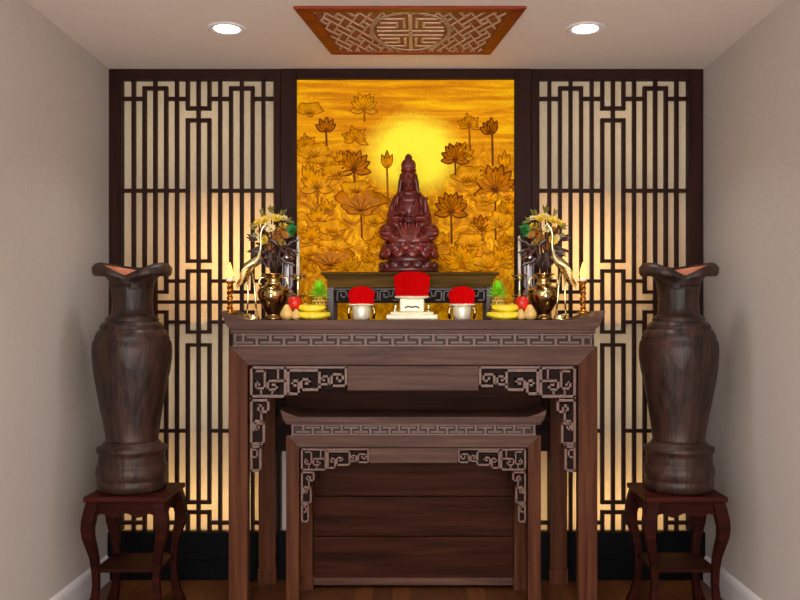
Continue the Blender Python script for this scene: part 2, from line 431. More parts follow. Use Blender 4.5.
def flower(cx, cy, S, faint=False, kind='open', stem=None):
    P = MB(); Ln = MB(); h = .006 if faint else .010
    if kind == 'open': an = [(-8, .95), (188, .95), (28, 1.0), (152, 1.0), (52, 1.1), (128, 1.1), (74, 1.15), (106, 1.15), (90, 1.0)]
    elif kind == 'bud': an = [(70, 1.25), (110, 1.25), (90, 1.5)]
    elif kind == 'full': an = [(a, .8+.25*((i % 3) == 0)) for i, a in enumerate(range(-20, 201, 20))]+[(60, .7), (90, .75), (120, .7)]
    elif kind == 'tulip': an = [(35, 1), (62, 1.15), (90, 1.2), (118, 1.15), (145, 1)]
    cy2 = cy+S*.45
    for i, (a, l) in enumerate(an):
        add_petal(P, Ln, cx, cy2, a+random.uniform(-4, 4), S*l, S*(.48 if kind != 'full' else .36), h*(1+.05*i), .75 if not faint else .55)
    if stem:
        Ln.tube([(G(cx+sin(t*2)*.6, cy2+(stem-cy2)*t)[0], YR-.002, G(0, cy2+(stem-cy2)*t)[1]) for t in [i/8 for i in range(9)]], 1.0*PXM, 6)
    f = P.build('lotus_flower', M['petal2' if faint else 'petal'], e, smooth=False)
    Ln.build('flower_outline', M['line2' if faint else 'line'], f)
def lotusleaf(cx, cy, w, hh, faint=False, stem=None, seed=0):
    rnd = random.Random(seed); N = 40; P = MB(); Ln = MB(); rim = []
    ph = rnd.uniform(0, 6)
    for i in range(N):
        a = 2*pi*i/N; r = 1+.13*sin(5*a+ph)+.06*sin(11*a+ph)
        px = cx+w/2*cos(a)*r; py = cy-hh/2*sin(a)*r*(1 if sin(a) > 0 else .9)
        if sin(a) < 0: px = cx+(px-cx)*(1-.45*abs(sin(a)))
        rim.append((px, py))
    c0 = (cx, cy+hh*.30)
    vs = []; fs = []; K = 4
    for k in range(K+1):
        t = k/K
        for i, (px, py) in enumerate(rim):
            x, z = G(c0[0]+(px-c0[0])*t, c0[1]+(py-c0[1])*t)
            vs.append((x, YR-.002-.007*sin(pi*min(t, .93)*.9)*(1+.35*cos(i*pi/2)), z))
    for k in range(K):
        for i in range(N): fs.append((k*N+i, k*N+(i+1) % N, (k+1)*N+(i+1) % N, (k+1)*N+i))
    b = len(vs); vs += [(x, YR+.001, z) for x, z in [G(*p) for p in rim]]
    for i in range(N): fs.append((K*N+i, K*N+(i+1) % N, b+(i+1) % N, b+i))
    P.add(vs, fs)
    pts = [G(*p) for p in rim+[rim[0]]]
    Ln.tube([(x, YR-.003, z) for x, z in pts], .7*PXM, 5)
    for i in range(0, N, 4):
        x0, z0 = G(*c0); x1, z1 = G(c0[0]+(rim[i][0]-c0[0])*.85, c0[1]+(rim[i][1]-c0[1])*.85)
        Ln.tube([(x0, YR-.008, z0), ((x0+x1)/2, YR-.0105, (z0+z1)/2), (x1, YR-.006, z1)], .35*PXM, 4)
    if stem:
        x0, z0 = G(cx, cy+hh*.45); x1, z1 = G(cx+1, stem); Ln.tube([(x0, YR-.002, z0), (x1, YR-.002, z1)], .9*PXM, 5)
    f = P.build('lotus_leaf', M['petal2' if faint else 'petal'], e, smooth=True)
    Ln.build('leaf_outline', M['line2' if faint else 'line'], f)
lotusleaf(314, 152, 34, 18, True, None, 9); lotusleaf(332, 228, 30, 16, True, None, 3); lotusleaf(470, 176, 36, 20, True, None, 5)
lotusleaf(500, 222, 26, 20, True, None, 6); lotusleaf(310, 110, 26, 14, True, None, 12)
flower(364, 103, 15, True, 'open', 122); flower(326, 126, 12, False, 'tulip', 150); flower(355, 133, 14, True, 'full')
flower(354, 162, 18, False, 'open', 190); flower(387, 163, 12, True, 'bud', 205); flower(317, 180, 18, True, 'open', 205)
lotusleaf(361, 202, 50, 30, False, 238, 1); lotusleaf(330, 258, 46, 26, False, None, 2); flower(306, 140, 12, True, 'full')
flower(469, 120, 12, True, 'full', 150); flower(455, 153, 15, False, 'open', 178); flower(492, 129, 11, False, 'bud', 166); flower(489, 129, 11, False, 'tulip')
flower(495, 180, 23, False, 'open', 240); flower(451, 204, 18, False, 'open', 244); flower(481, 224, 12, False, 'tulip', 245)
flower(462, 254, 21, True, 'full'); flower(497, 255, 17, True, 'full'); flower(369, 258, 10, True, 'tulip'); flower(318, 215, 13, True, 'tulip'); flower(378, 240, 13, True, 'full')
rg = random.Random(21)
for k in range(46):
    px = rg.uniform(302, 509); py = rg.uniform(150, 268)
    if abs(px-413) < 42 and py < 205: continue
    if rg.random() < .45: lotusleaf(px, py, rg.uniform(20, 34), rg.uniform(12, 18), True, None, 30+k)
    else: flower(px, py, rg.uniform(9, 14), True, rg.choice(['open', 'tulip', 'bud', 'full']))
flower(345, 262, 14, True, 'full'); flower(305, 262, 12, True, 'full'); flower(440, 262, 12, True, 'full'); flower(305, 300, 16, True, 'full')

# ------------------------------------------------------------------ altar tables
SB = [  # big bracket, px in photo (left side)
    ([(251,367.5),(251,396.5),(285,396.5),(285,368),(251,367.5)], 2.6),
    ([(256.5,371.5),(264.5,371),(264.5,388.5),(255.5,388.5),(255.5,382),(259,382),(259,385)], 2.2),
    ([(285,381),(267.5,381),(267.5,389.8),(276.5,389.8),(276.5,385),(272.5,385)], 2.3),
    ([(277.8,369),(277.8,378)], 2.0), ([(261,391),(261,395)], 1.8), ([(272,391),(272,395)], 1.8),
    ([(288,393.5),(288,370.5),(319.3,370.5),(319.3,389.8),(301,389.8),(301,379.5),(309.5,379.5),(309.5,383.5),(306,383.5)], 2.6),
    ([(288,394),(298.5,394),(298.5,381),(292,381),(292,385.5),(295,385.5)], 2.4),
    ([(319.3,384.5),(328.5,384.5),(328.5,376.5),(321.5,376.5),(321.5,380.5),(324,380.5)], 2.2),
    ([(331.5,386),(331.5,374.5),(342.5,374.5),(342.5,381),(337,381),(337,378)], 2.3),
    ([(345.8,367),(345.8,386),(331.5,386)], 2.3), ([(285,367.5),(345.8,367.5)], 2.2), ([(328.5,384.5),(331.5,384.5)], 2)]
SV = [
    ([(251,471),(251,400.5),(268,400.5),(268,412),(258,412),(258,406),(262.7,406),(262.7,409)], 2.4),
    ([(261,412),(261,421)], 2.0),
    ([(253.5,430),(253.5,421.5),(263.5,421.5),(263.5,444),(251,444)], 2.4),
    ([(263.5,424),(255.5,424),(255.5,430),(258.5,430),(258.5,427)], 1.8),
    ([(251,447),(260,447),(260,471),(251,471)], 2.3), ([(253.5,450),(257,450),(257,457.5),(253.5,457.5)], 1.8), ([(260,444),(260,448)], 2)]
def table(name, Yf, Yr, fx, fy, sf, cx, P, label, rear_in, toe=0, boards=False):
    """P: dict of measures in px at the front plane; sf scale of bracket; (fx,fy) bracket anchor."""
    S = F/Yf; c = X(cx, Yf)
    hx = lambda px: (cx-px)/S            # half coordinate of a left-side px
    zz = lambda py: EYE-(py-CY)/S
    e = thing(name, (c, (Yf+Yr)/2, 0), label, 'table')
    # top slab with upturned ends
    hw = hx(P['tip']); hb = hx(P['slab']); up = zz(P['tipy'])-zz(P['top']); fl = hx(P['flat'])
    zt, zb = zz(P['top']), zz(P['slabb'])
    top = []; n = 10
    for i in range(n+1):
        t = i/n; top.append((fl+(hw-fl)*t, zt+up*t**1.7))
    rt = [(x, z) for x, z in top]; low = [(hw-.004, zt+up-.010), (hb+.004, zb+.012), (hb, zb)]
    poly = [(c+x, z) for x, z in rt+low]+[(c-x, z) for x, z in reversed(rt+low)]
    # split into strips so the concave outline stays clean
    m = MB()
    m.box(c-fl, c+fl, P['ys'], Yr, zb, zt)
    m.build('tabletop', M['altx'], e)
    for sg in (-1, 1):
        m = MB()
        for i in range(n):
            (xa, za), (xb, zb2) = top[i], top[i+1]
            def bot(x): return zb if x <= hb else zb+(x-hb)/(hw-hb)*(zt+up-.012-zb)
            m.prism([(c+sg*xa, za), (c+sg*xb, zb2), (c+sg*xb, bot(xb)), (c+sg*xa, bot(xa))], P['ys'], Yr)
        m.build('upturned_end', M['altx'], e)
    # moulding
    hm = hx(P['mould']); zm = zz(P['mouldb'])
    MB().box(c-hm, c+hm, P['ys']+.008, Yr-.008, zm, zb).build('moulding', M['altx'], e, bevel=.003)
    # frieze with key fret
    hf = hx(P['frz']); zf0, zf1 = zz(P['frzb']), zm
    MB().box(c-hf, c+hf, Yf+.009, Yr-.02, zf0, zf1).build('frieze', M['frieze'], e)
    g = MB(); per = P['per']/S; w = P['fw']/S; hgt = zf1-zf0; ya, yb = Yf+.002, Yf+.014
    a1, a2 = zf0+hgt*.30, zf0+hgt*.70
    nper = int(2*hf/per); x = c-nper*per/2+per*.25
    g.path([(c-hf+w, zf0), (c-hf+w, zf1)], w, ya, yb, False); g.path([(c+hf-w, zf0), (c+hf-w, zf1)], w, ya, yb, False)
    g.path([(c-hf, zf1-w*.6), (c+hf, zf1-w*.6)], w*.8, ya+.001, yb, False); g.path([(c-hf, zf0+w*.5), (c+hf, zf0+w*.5)], w*.8, ya+.001, yb, False)
    for i in range(nper):
        x0 = x+i*per; x1 = x0+per/2
        g.path([(x0, zf1), (x0, a1)], w*1.3, ya, yb, False); g.path([(x0-per*.36, a1), (x0+per*.36, a1)], w, ya, yb, False)
        g.path([(x1, zf0), (x1, a2)], w*1.3, ya, yb, False); g.path([(x1-per*.36, a2), (x1+per*.36, a2)], w, ya, yb, False)
    g.build('key_fret_carving', M['scroll'], e)
    # mitred front frame: rail and two front legs
    xo, xi = hx(P['lego']), hx(P['legi']); z1, z2 = zz(P['frzb']), zz(P['railb'])
    th = .06
    MB().prism([(c-xo, z1), (c+xo, z1), (c+xi, z2), (c-xi, z2)], Yf, Yf+th).build('top_rail', M['altx'], e, bevel=.002)
    for sg in (-1, 1):
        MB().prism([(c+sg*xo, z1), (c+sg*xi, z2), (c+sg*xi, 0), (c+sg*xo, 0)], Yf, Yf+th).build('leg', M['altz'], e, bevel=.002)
    xa = xi-.004; z3, z4 = z2-.004, zz(P['apb'])
    hbk = hx(P['brk'])
    MB().box(c-hbk, c+hbk, Yf+.008, Yf+.035, z4, z3).build('apron', M['altx'], e, bevel=.003)
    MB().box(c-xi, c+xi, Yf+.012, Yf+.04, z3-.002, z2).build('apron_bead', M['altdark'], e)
    # carved brackets
    for sg in (-1, 1):
        b = MB(); k = sf/S
        for pts, w in SB+SV:
            w *= 1.15
            b.path([(c+sg*(hx(fx)-(p[0]-250)*k), zz(fy)-(p[1]-366)*k) for p in pts], w*k, Yf+.006, Yf+.026)
        br = b.build('carved_bracket', M['scroll'], e, bevel=.0012, seg=1)
        bk = MB()
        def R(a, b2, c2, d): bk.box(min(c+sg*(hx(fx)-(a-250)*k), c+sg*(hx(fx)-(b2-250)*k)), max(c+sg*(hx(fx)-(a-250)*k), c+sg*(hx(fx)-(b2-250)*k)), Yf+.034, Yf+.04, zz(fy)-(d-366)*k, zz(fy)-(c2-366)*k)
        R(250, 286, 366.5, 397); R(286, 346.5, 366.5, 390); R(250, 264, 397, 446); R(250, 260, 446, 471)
        bk.build('bracket_backing', M['altdark'], br)  # dark sheet standing in for the shaded altar interior behind the openwork
    # rear frame
    Sr = F/(Yr-.06); hr = lambda px: (cx-px)/Sr; ro, ri = rear_in
    for sg in (-1, 1):
        a, b2 = c+sg*hr(ro), c+sg*hr(ri)
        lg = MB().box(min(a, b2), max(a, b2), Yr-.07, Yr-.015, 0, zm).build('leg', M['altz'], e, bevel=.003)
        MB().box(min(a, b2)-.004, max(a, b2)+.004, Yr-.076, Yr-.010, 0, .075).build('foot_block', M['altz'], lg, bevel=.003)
    MB().box(c-hr(ri), c+hr(ri), Yr-.055, Yr-.03, zm-.17*sf, zm).build('rear_apron', M['altx'], e, bevel=.003)
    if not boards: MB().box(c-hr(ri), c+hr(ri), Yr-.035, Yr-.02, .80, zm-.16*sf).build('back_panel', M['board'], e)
    for sg in (-1, 1):
        xx = c+sg*(hx(P['lego'])-.03); MB().box(xx-.012, xx+.012, Yf+th, Yr-.07, zf0-.09*sf, zf0).build('side_apron', M['alty'], e)
        b = MB(); k = sf/Sr*.9
        for pts, w in SV:
            b.path([(c+sg*(hr(ri)-(p[0]-250)*k*.9), zm-.16*sf-(p[1]-400)*k*.8) for p in pts], w*k, Yr-.05, Yr-.035)
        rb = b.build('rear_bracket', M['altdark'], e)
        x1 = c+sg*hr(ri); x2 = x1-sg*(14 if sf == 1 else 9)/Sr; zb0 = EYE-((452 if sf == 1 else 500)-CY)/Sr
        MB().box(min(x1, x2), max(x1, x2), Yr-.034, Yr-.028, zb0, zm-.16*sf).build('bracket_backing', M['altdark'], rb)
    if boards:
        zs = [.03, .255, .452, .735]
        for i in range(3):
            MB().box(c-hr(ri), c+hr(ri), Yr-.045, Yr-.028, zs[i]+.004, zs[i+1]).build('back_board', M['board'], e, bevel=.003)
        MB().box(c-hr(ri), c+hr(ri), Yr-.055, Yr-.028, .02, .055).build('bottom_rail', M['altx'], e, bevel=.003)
    return e
AY = 3.881
ZT = EYE-2/(F/AY)
table('altar_table', AY, 4.315, 250, 366, 1.0, 413, dict(tip=222, tipy=310.5, top=320, flat=252, slab=229, slabb=329, mould=231, mouldb=333.5, frz=233, frzb=346.5,
      per=27.2, fw=1.8, lego=228.5, legi=247.5, railb=365, brk=347, apb=391, ys=AY-.02),
      'tall brown carved altar table with upturned ends holding the offerings', (259, 276))
NY = 3.93
table('low_altar_table', NY, 4.22, 301, 448.5, .70, 413.5, dict(tip=281.5, tipy=409.5, top=416.5, flat=303, slab=284.5, slabb=421.5, mould=286, mouldb=424.5, frz=291, frzb=435.5,
      per=19.2, fw=1.5, lego=286, legi=299, railb=447.5, brk=369, apb=463.5, ys=NY-.02),
      'smaller brown carved table nested beneath the tall altar table', (300, 313), boards=True)

# ------------------------------------------------------------------ stools and wooden vases
SY = 3.66; SD = .335; SW = .356; SH = .558
def make_stool(cx, label):
    e = thing('stool', (cx, SY+SD/2, 0), label, 'stool', None)
    y0, y1 = SY, SY+SD; a, b = cx-SW/2, cx+SW/2
    m = MB(); m.prismz([(a+.006, y0), (b-.006, y0), (b, y0+.006), (b, y1-.006), (b-.006, y1), (a+.006, y1), (a, y1-.006), (a, y0+.006)], SH-.022, SH)
    m.build('seat_top', M['stooltop'], e, bevel=.007, seg=3)
    # scalloped aprons
    def scallop(t): return .085+.012*cos(t*6*pi)-.012*abs(2*t-1)**2*-2
    for yy in (y0+.022, y1-.034):
        pts = [(a+.02, SH-.022), (b-.02, SH-.022)]
        for i in range(24, -1, -1):
            t = i/24; pts.append((a+.02+(SW-.04)*t, SH-.022-.062-.010*cos(t*6*pi)-.016*(2*t-1)**4))
        m = MB(); 
        for i in range(2, 26):
            p, q = pts[i], pts[i+1]; m.prism([(p[0], SH-.022), (q[0], SH-.022), q, p], yy, yy+.012)
        m.build('apron', M['stool'], e)
    for xx in (a+.022, b-.034):
        m = MB()
        for i in range(24):
            t, u = i/24, (i+1)/24; f = lambda t: SH-.022-.062-.010*cos(t*6*pi)-.016*(2*t-1)**4
            ya, yb = y0+.02+(SD-.04)*t, y0+.02+(SD-.04)*u
            m.add([(xx, ya, SH-.022), (xx, yb, SH-.022), (xx, yb, f(u)), (xx, ya, f(t)), (xx+.012, ya, SH-.022), (xx+.012, yb, SH-.022), (xx+.012, yb, f(u)), (xx+.012, ya, f(t))],
                  [(0, 1, 2, 3), (4, 7, 6, 5), (0, 4, 5, 1), (3, 2, 6, 7), (0, 3, 7, 4), (1, 5, 6, 2)])
        m.build('apron', M['stool'], e)
    # cabriole legs: offset outward (from slab corner) and half width per height
    prof = [(.536, -.012, .026), (.50, -.002, .027), (.46, .006, .027), (.42, .009, .025), (.38, .004, .023), (.34, -.008, .021), (.29, -.022, .018),
            (.23, -.030, .016), (.17, -.032, .015), (.11, -.026, .016), (.06, -.014, .019), (.025, .0, .023), (0, .006, .024)]
    for sx in (-1, 1):
        for sy in (-1, 1):
            ex = a if sx < 0 else b; ey = y0 if sy < 0 else y1; vs = []; fs = []
            for z, o, h in prof:
                ox = ex+sx*o; oy = ey+sy*o*.6; ix = ox-sx*2*h; iy = oy-sy*2*h
                vs += [(ox, oy, z), (ix, oy, z), (ix, iy, z), (ox, iy, z)]
            n = len(prof)
            for i in range(n-1):
                for q in range(4): fs.append((i*4+q, i*4+(q+1) % 4, i*4+4+(q+1) % 4, i*4+4+q))
            fs += [(0, 1, 2, 3), ((n-1)*4, (n-1)*4+3, (n-1)*4+2, (n-1)*4+1)]
            MB().add(vs, fs).build('leg', M['stool'], e, bevel=.004)
    MB().box(a+.035, b-.035, y0+.035, y1-.035, .222, .238).build('lower_shelf', M['stool'], e, bevel=.003)
    return e
st = make_stool(-1.237, 'dark red wooden stool with curved legs at the left wall')
st2 = copy_tree(st); st2.location = (1.19, SY+SD/2, 0); st2['label'] = 'dark red wooden stool with curved legs at the right wall'
for o in (st, st2): o['group'] = 'stools under the wooden vases'

def make_vase(cx, label):
    Yc = SY+SD/2+.005; S = F/Yc
    e = thing('wooden_vase', (cx, Yc, SH), label, 'vase')
    base = 489.0
    pr = [(489.0, 30), (487, 33), (482, 33.6), (479, 33.8), (478, 32.6), (476.5, 33.4), (470, 34.8), (464, 33.6), (462.5, 32.2), (461, 32.6), (455, 32), (451, 32.4), (449.5, 34.2), (446, 34), (444, 29), (442, 27.5), (440, 26)]
    m = MB().lathe([(r/S, (base-y)/S) for y, r in pr], 48, (cx, Yc, SH)); m.build('carved_foot', M['vase'], e, smooth=True)
    pb = [(441, 26), (438, 25.2), (430, 26.2), (420, 27.6), (408, 29.8), (396, 32), (384, 34.2), (370, 36.9), (358, 38.2), (350, 38.5), (342, 37.8), (339, 35.8), (337.5, 36.2), (334, 34.5), (330, 32.5), (329, 30.5), (327, 31), (324, 29.5),
          (322, 27), (321, 25), (319.5, 26), (317, 24.5), (315, 21.8), (314, 20.6), (308, 19.8), (300, 19.6), (292, 20.2), (285, 21.4)]
    def fn(r, z, a):
        # gently knotted timber
        return (r*(1+.012*sin(3*a+z*9)+.008*sin(7*a+z*21)), z)
    m = MB().lathe([(r/S, (base-y)/S) for y, r in pb], 64, (cx, Yc, SH), fn); m.build('vase_body', M['vase'], e, smooth=True)
    # ruffled lip: flares into two drooping wings at the sides, dips at front and back
    outer = [(286, 21.2, 0), (281, 22.5, .12), (276, 25, .3), (271, 29, .55), (267, 33, .8), (266, 36, 1), (268, 38.5, 1.0), (271, 38.5, .95), (272, 36, .9)]
    n = 64; vs = []; fs = []
    # per row: height (photo px) and radius at the wings, in front, at the back
    sy_ = [288, 282, 278, 275, 274.5, 275.5, 276, 273, 267.5, 263.5, 262.3, 265, 271, 280, 297, 310, 311]
    sr_ = [20.6, 21.8, 24, 27.5, 31.5, 34.6, 37, 38.8, 39.2, 36, 31, 26.5, 22.5, 19.5, 18, 16, 2]
    fy_ = [288, 286, 284.5, 283, 281.5, 280, 278.5, 277.3, 276.3, 276, 276.3, 278, 281, 288, 297, 310, 311]
    fr_ = [20.6, 20.8, 21, 21.3, 21.6, 21.8, 21.9, 21.7, 21.2, 20.5, 20, 19.4, 19, 18.5, 18, 16, 2]
    by_ = [288, 284, 281, 278, 276, 274, 271, 268.5, 266.5, 266, 266.4, 269, 273, 282, 297, 310, 311]
    rows = list(range(17))
    for o in rows:
        for j in range(n):
            a = 2*pi*j/n; wgt = abs(cos(a))**1.25; y0_ = fy_[o] if sin(a) < 0 else by_[o]
            y = sy_[o]*wgt+y0_*(1-wgt); r = sr_[o]*wgt+fr_[o]*(1-wgt)
            vs.append((cx+r/S*cos(a), Yc+r/S*sin(a), SH+(base-y)/S))
    for i in range(len(rows)-1):
        for j in range(n): fs.append((i*n+j, i*n+(j+1) % n, (i+1)*n+(j+1) % n, (i+1)*n+j))
    m1 = MB().add(vs, [f for f in fs if f[0] < 11*n]); m1.build('ruffled_lip', M['vase'], e, smooth=True)
    k = 10*n; m2 = MB().add(vs[k:], [tuple(i-k for i in f) for f in fs if f[0] >= 11*n-1 or f[0] >= 10*n+n])
    m2.build('vase_throat', M['vasein'], e, smooth=True)
    return e
va = make_vase(-1.257, 'tall dark carved wooden vase with ruffled mouth on the left stool')
vb = copy_tree(va); vb.location = (1.207, SY+SD/2+.005, SH); vb.scale = (-1, 1, 1); vb['label'] = 'tall dark carved wooden vase with ruffled mouth on the right stool'
for o in (va, vb): o['group'] = 'carved wooden vases on stools'

# ------------------------------------------------------------------ raised stand and statue
TY0, TY1 = 4.07, 4.31
e = thing('raised_stand', (X(410, TY0), (TY0+TY1)/2, ZT), 'low olive-brown carved stand on the altar carrying the statue', 'stand')
xx = lambda p: X(p, TY0); zz = lambda p: Z(p, TY0)
ztop = zz(272)
MB().box(xx(320.5), xx(499.5), TY0, TY1, zz(275), ztop).build('stand_top', M['standw'], e, bevel=.003)
MB().box(xx(324), xx(496), TY0+.008, TY1-.008, zz(278), zz(275)).build('moulding', M['standw'], e, bevel=.002)
MB().box(xx(327), xx(493), TY0+.012, TY1-.01, zz(287.5), zz(278)).build('waist_board', M['standw'], e)
for a, b in ((327, 333.5), (486.5, 493)):
    for ya, yb in ((TY0+.006, TY0+.04), (TY1-.045, TY1-.01)):
        MB().box(xx(a), xx(b), ya, yb, ZT, zz(287.5)).build('leg', M['standleg'], e, bevel=.003)
b = MB()
for i in range(7):
    x0 = 337+i*21.4
    for pts in ([(x0, 300), (x0, 291), (x0+9, 291), (x0+9, 297), (x0+4, 297), (x0+4, 294)], [(x0+9, 296), (x0+13, 296), (x0+13, 291), (x0+19, 291), (x0+19, 300), (x0+14, 300)]):
        b.path([(xx(p), zz(q)) for p, q in pts], 1.3*TY0/F, TY0+.014, TY0+.024)
b.path([(xx(333), zz(289)), (xx(487), zz(289))], 1.2*TY0/F, TY0+.014, TY0+.024)
b.build('carved_apron', M['standleg'], e)
b = MB().box(xx(333.5), xx(486.5), TY0+.026, TY0+.032, zz(303), zz(287.5)); b.build('apron_backing', M['altdark'], e)

QY = 4.185; QS = F/QY; QX = X(409, QY)
def Q(px, py, dy=0): return (QX+(px-409)/QS, QY+dy, ztop+(275.5-py)/QS)
def q(v): return v/QS
e = thing('seated_statue', (QX, QY, ztop), 'dark red carved seated figure with crown on a lotus base before the golden relief', 'statue')
# lotus base
m = MB().lathe([(q(29), 0), (q(30.5), q(2)), (q(29), q(6)), (q(25), q(9)), (q(22), q(12)), (q(24), q(15)), (q(27), q(20)), (q(28.5), q(26)), (q(27), q(29)), (q(20), q(30))], 48, (QX, QY, ztop), sy=.80)
lb = m.build('lotus_base', M['statuedark'], e, smooth=True)
m = MB()
def lotus_row(m, n, R, z, w, h, t, off, tilt):
    for i in range(n):
        a = 2*pi*(i+off)/n; R3 = Matrix.Rotation(a-pi/2, 3, 'Z')@Matrix.Rotation(tilt, 3, 'X')
        c = (QX+q(R)*cos(a), QY+q(R)*sin(a)*.80, ztop+q(z)); m.ell(c, (q(w), q(t), q(h)), R3, 12, 8)
lotus_row(m, 12, 26.5, 20, 6.6, 7, 3.6, .25, .35); lotus_row(m, 12, 25, 26, 6.2, 6.2, 3.6, .75, .45)
m.build('upper_petals', M['statue'], lb, smooth=True)
m = MB(); lotus_row(m, 14, 26.5, 6.2, 5.8, 5.2, 4, .25, -.4); m.build('lower_petals', M['statuedark'], lb, smooth=True)
# body
m = MB(); I = Matrix
rz = lambda a: Matrix.Rotation(a, 3, 'Y')
m.ell(Q(409, 213, .0), (q(13.5), q(10), q(19)))            # torso
m.ell(Q(409, 203, -.0), (q(12.5), q(9), q(8)))             # chest
m.ell(Q(409, 196.5, .005), (q(13.5), q(8.5), q(4.8)))              # shoulders
m.tube([Q(409, 197), Q(409, 186)], [q(6), q(4.6)], 12)       # neck
m.ell(Q(408.5, 236, .0), (q(22), q(17), q(8)))            # seat
m.ell(Q(408.5, 232, -.04), (q(13), q(12), q(7)))            # lap
for sg in (-1, 1):
    m.tube([Q(409+sg*11, 198.5, 0), Q(409+sg*15, 208, 0), Q(409+sg*17.5, 219, -.02), Q(409+sg*14, 223, -.05), Q(409+sg*5, 222.5, -.075)], [q(3.8), q(4.6), q(5.0), q(4.0), q(2.8)], 12)  # arm
    m.tube([Q(409+sg*15, 206, .01), Q(409+sg*18, 218, .005), Q(409+sg*19.5, 230, -.01)], [q(4), q(4.6), q(4)], 10)   # sleeve
    m.ell(Q(409+sg*20.5, 235.5, -.04), (q(9.6), q(10.5), q(9.2)), rz(-sg*.25))   # knee
    m.tube([Q(409+sg*18, 241, -.06), Q(409+sg*9, 244, -.085), Q(409, 245, -.09)], [q(5), q(4.4), q(3.8)], 12)
for sg in (-1, 1): m.ell(Q(409+sg*12, 228, -.02), (q(9), q(9), q(6)))
for i in range(-3, 4):   # folds of the cloth hanging over the crossed legs, fanned
    m.tube([Q(409+i*3.9, 226, -.094+.004*abs(i)), Q(409+i*3.3, 233, -.106+.004*abs(i)), Q(409+i*2.3, 240, -.112+.004*abs(i)), Q(409+i*1.4, 246, -.110+.003*abs(i))], [q(.5), q(1.5), q(1.6), q(.6)], 7)
for sg in (-1, 1):
    kc = Q(409+sg*20.5, 235.5, -.04)
    for i, ph in enumerate((.75, .3, -.15, -.6)):   # arcs round each knee
        pts = []
        for k in range(11):
            th = -pi/2-sg*(.9-1.9*k/10)*-1; f = ph+.25*sin(pi*k/10)*-1
            pts.append((kc[0]+q(9.9)*cos(f)*cos(th), kc[1]+q(10.7)*cos(f)*sin(th), kc[2]+q(9.4)*sin(f)))
        m.tube(pts, [q(.2)]+[q(.95)]*9+[q(.2)], 7)
    for i in range(3):
        m.tube([Q(409+sg*(12+i*2.4), 200+i, -.028), Q(409+sg*(14.5+i*2), 211, -.030), Q(409+sg*(15+i*2.5), 221, -.045)], [q(.4), q(.9), q(.4)], 6)
    m.tube([Q(409+sg*9, 198, -.036), Q(409+sg*6, 208, -.046), Q(409+sg*2, 217, -.05)], [q(.6), q(1.3), q(.8)], 7)
m.tube([Q(396, 216, -.03), Q(402, 218.5, -.048), Q(409, 219.5, -.052), Q(416, 218.5, -.048), Q(422, 216, -.03)], q(1.1), 7)
bd = m.build('robed_body', M['statue'], e, remesh=.0022, smooth=True)
# head
m = MB()
m.ell(Q(408.5, 179, -.005), (q(7), q(7), q(10)))
m.ell(Q(408.5, 184, -.016), (q(5.4), q(5), q(5.6)))
m.ell(Q(408.5, 181, -.040), (q(1.1), q(1.4), q(2.4)))      # nose
m.ell(Q(408.5, 182.3, -.042), (q(1.6), q(1.1), q(.9)))
m.ell(Q(408.5, 185.3, -.037), (q(2.2), q(1), q(.6)))       # upper lip
m.ell(Q(408.5, 186.3, -.036), (q(1.7), q(1), q(.6)))
m.ell(Q(408.5, 188.3, -.033), (q(2.2), q(1.4), q(1.3)))    # chin
for sg in (-1, 1):
    m.ell(Q(408.5+sg*2.9, 179, -.034), (q(1.9), q(1), q(.9)))     # eyelid
    m.tube([Q(408.5+sg*1, 177.2, -.038), Q(408.5+sg*3, 176, -.037), Q(408.5+sg*5, 177, -.030)], [q(.35)]*3, 6)
    m.ell(Q(408.5+sg*7, 182, 0), (q(1.2), q(2), q(4.8)))          # long ear
hd = m.build('head', M['statue'], e, remesh=.0016, smooth=True)
# hair, crown, veil
m = MB(); m.ell(Q(408.5, 174, .008), (q(7.4), q(7.5), q(7)))
m.ell(Q(408.5, 184, .022), (q(8.6), q(5.5), q(12)))
m.tube([Q(401.8, 176, .002), Q(400.8, 184, .004), Q(400, 191, .004), Q(398, 197, .0)], [q(1.8), q(2.5), q(2.4), q(1.6)], 8)
m.tube([Q(415.2, 176, .002), Q(416.2, 184, .004), Q(417, 191, .004), Q(419, 197, .0)], [q(1.8), q(2.5), q(2.4), q(1.6)], 8)
m.ell(Q(408.5, 167, .004), (q(6.2), q(5.6), q(7.5)))
m.ell(Q(408.5, 160.5, .004), (q(3.8), q(3.8), q(4.6)))
m.build('hair', M['statuedark'], hd, smooth=True)
m = MB().lathe([(q(7.6), 0), (q(8), q(1.5)), (q(7.3), q(3))], 28, Q(408.5, 174, -.002))
for i in range(-3, 4):
    a = -pi/2+i*.42; c = Q(408.5, 168.5, 0); h = 8.5-abs(i)*1.2
    m.ell((c[0]+q(6.6)*cos(a), c[1]+q(6.6)*sin(a), c[2]+q(h*.3-1)), (q(2.1), q(1), q(h*.75)), Matrix.Rotation(a+pi/2, 3, 'Z'), 8, 6)
m.ell(Q(408.5, 164, -.018), (q(2.8), q(1.8), q(6.5)))
m.ell(Q(408.5, 168, -.036), (q(1.3), q(1), q(1.3)))
m.build('crown', M['statue'], hd, smooth=True)
# necklace and drapery folds
m = MB()
for r, dy in ((6, 0), (8.5, 3.5)):
    m.tube([Q(409+r*sin(t), 194+dy*.4+r*.75*(cos(t)), -.034-.012*cos(t)-.002*dy) for t in [i*pi/12-pi/2 for i in range(13)]], q(.65), 6)
for i in range(-3, 4): m.ell(Q(409+i*2.6, 201.8-abs(i)*.9, -.05), (q(.9),)*3, None, 8, 6)
m.build('necklace', M['statue'], bd, smooth=True)
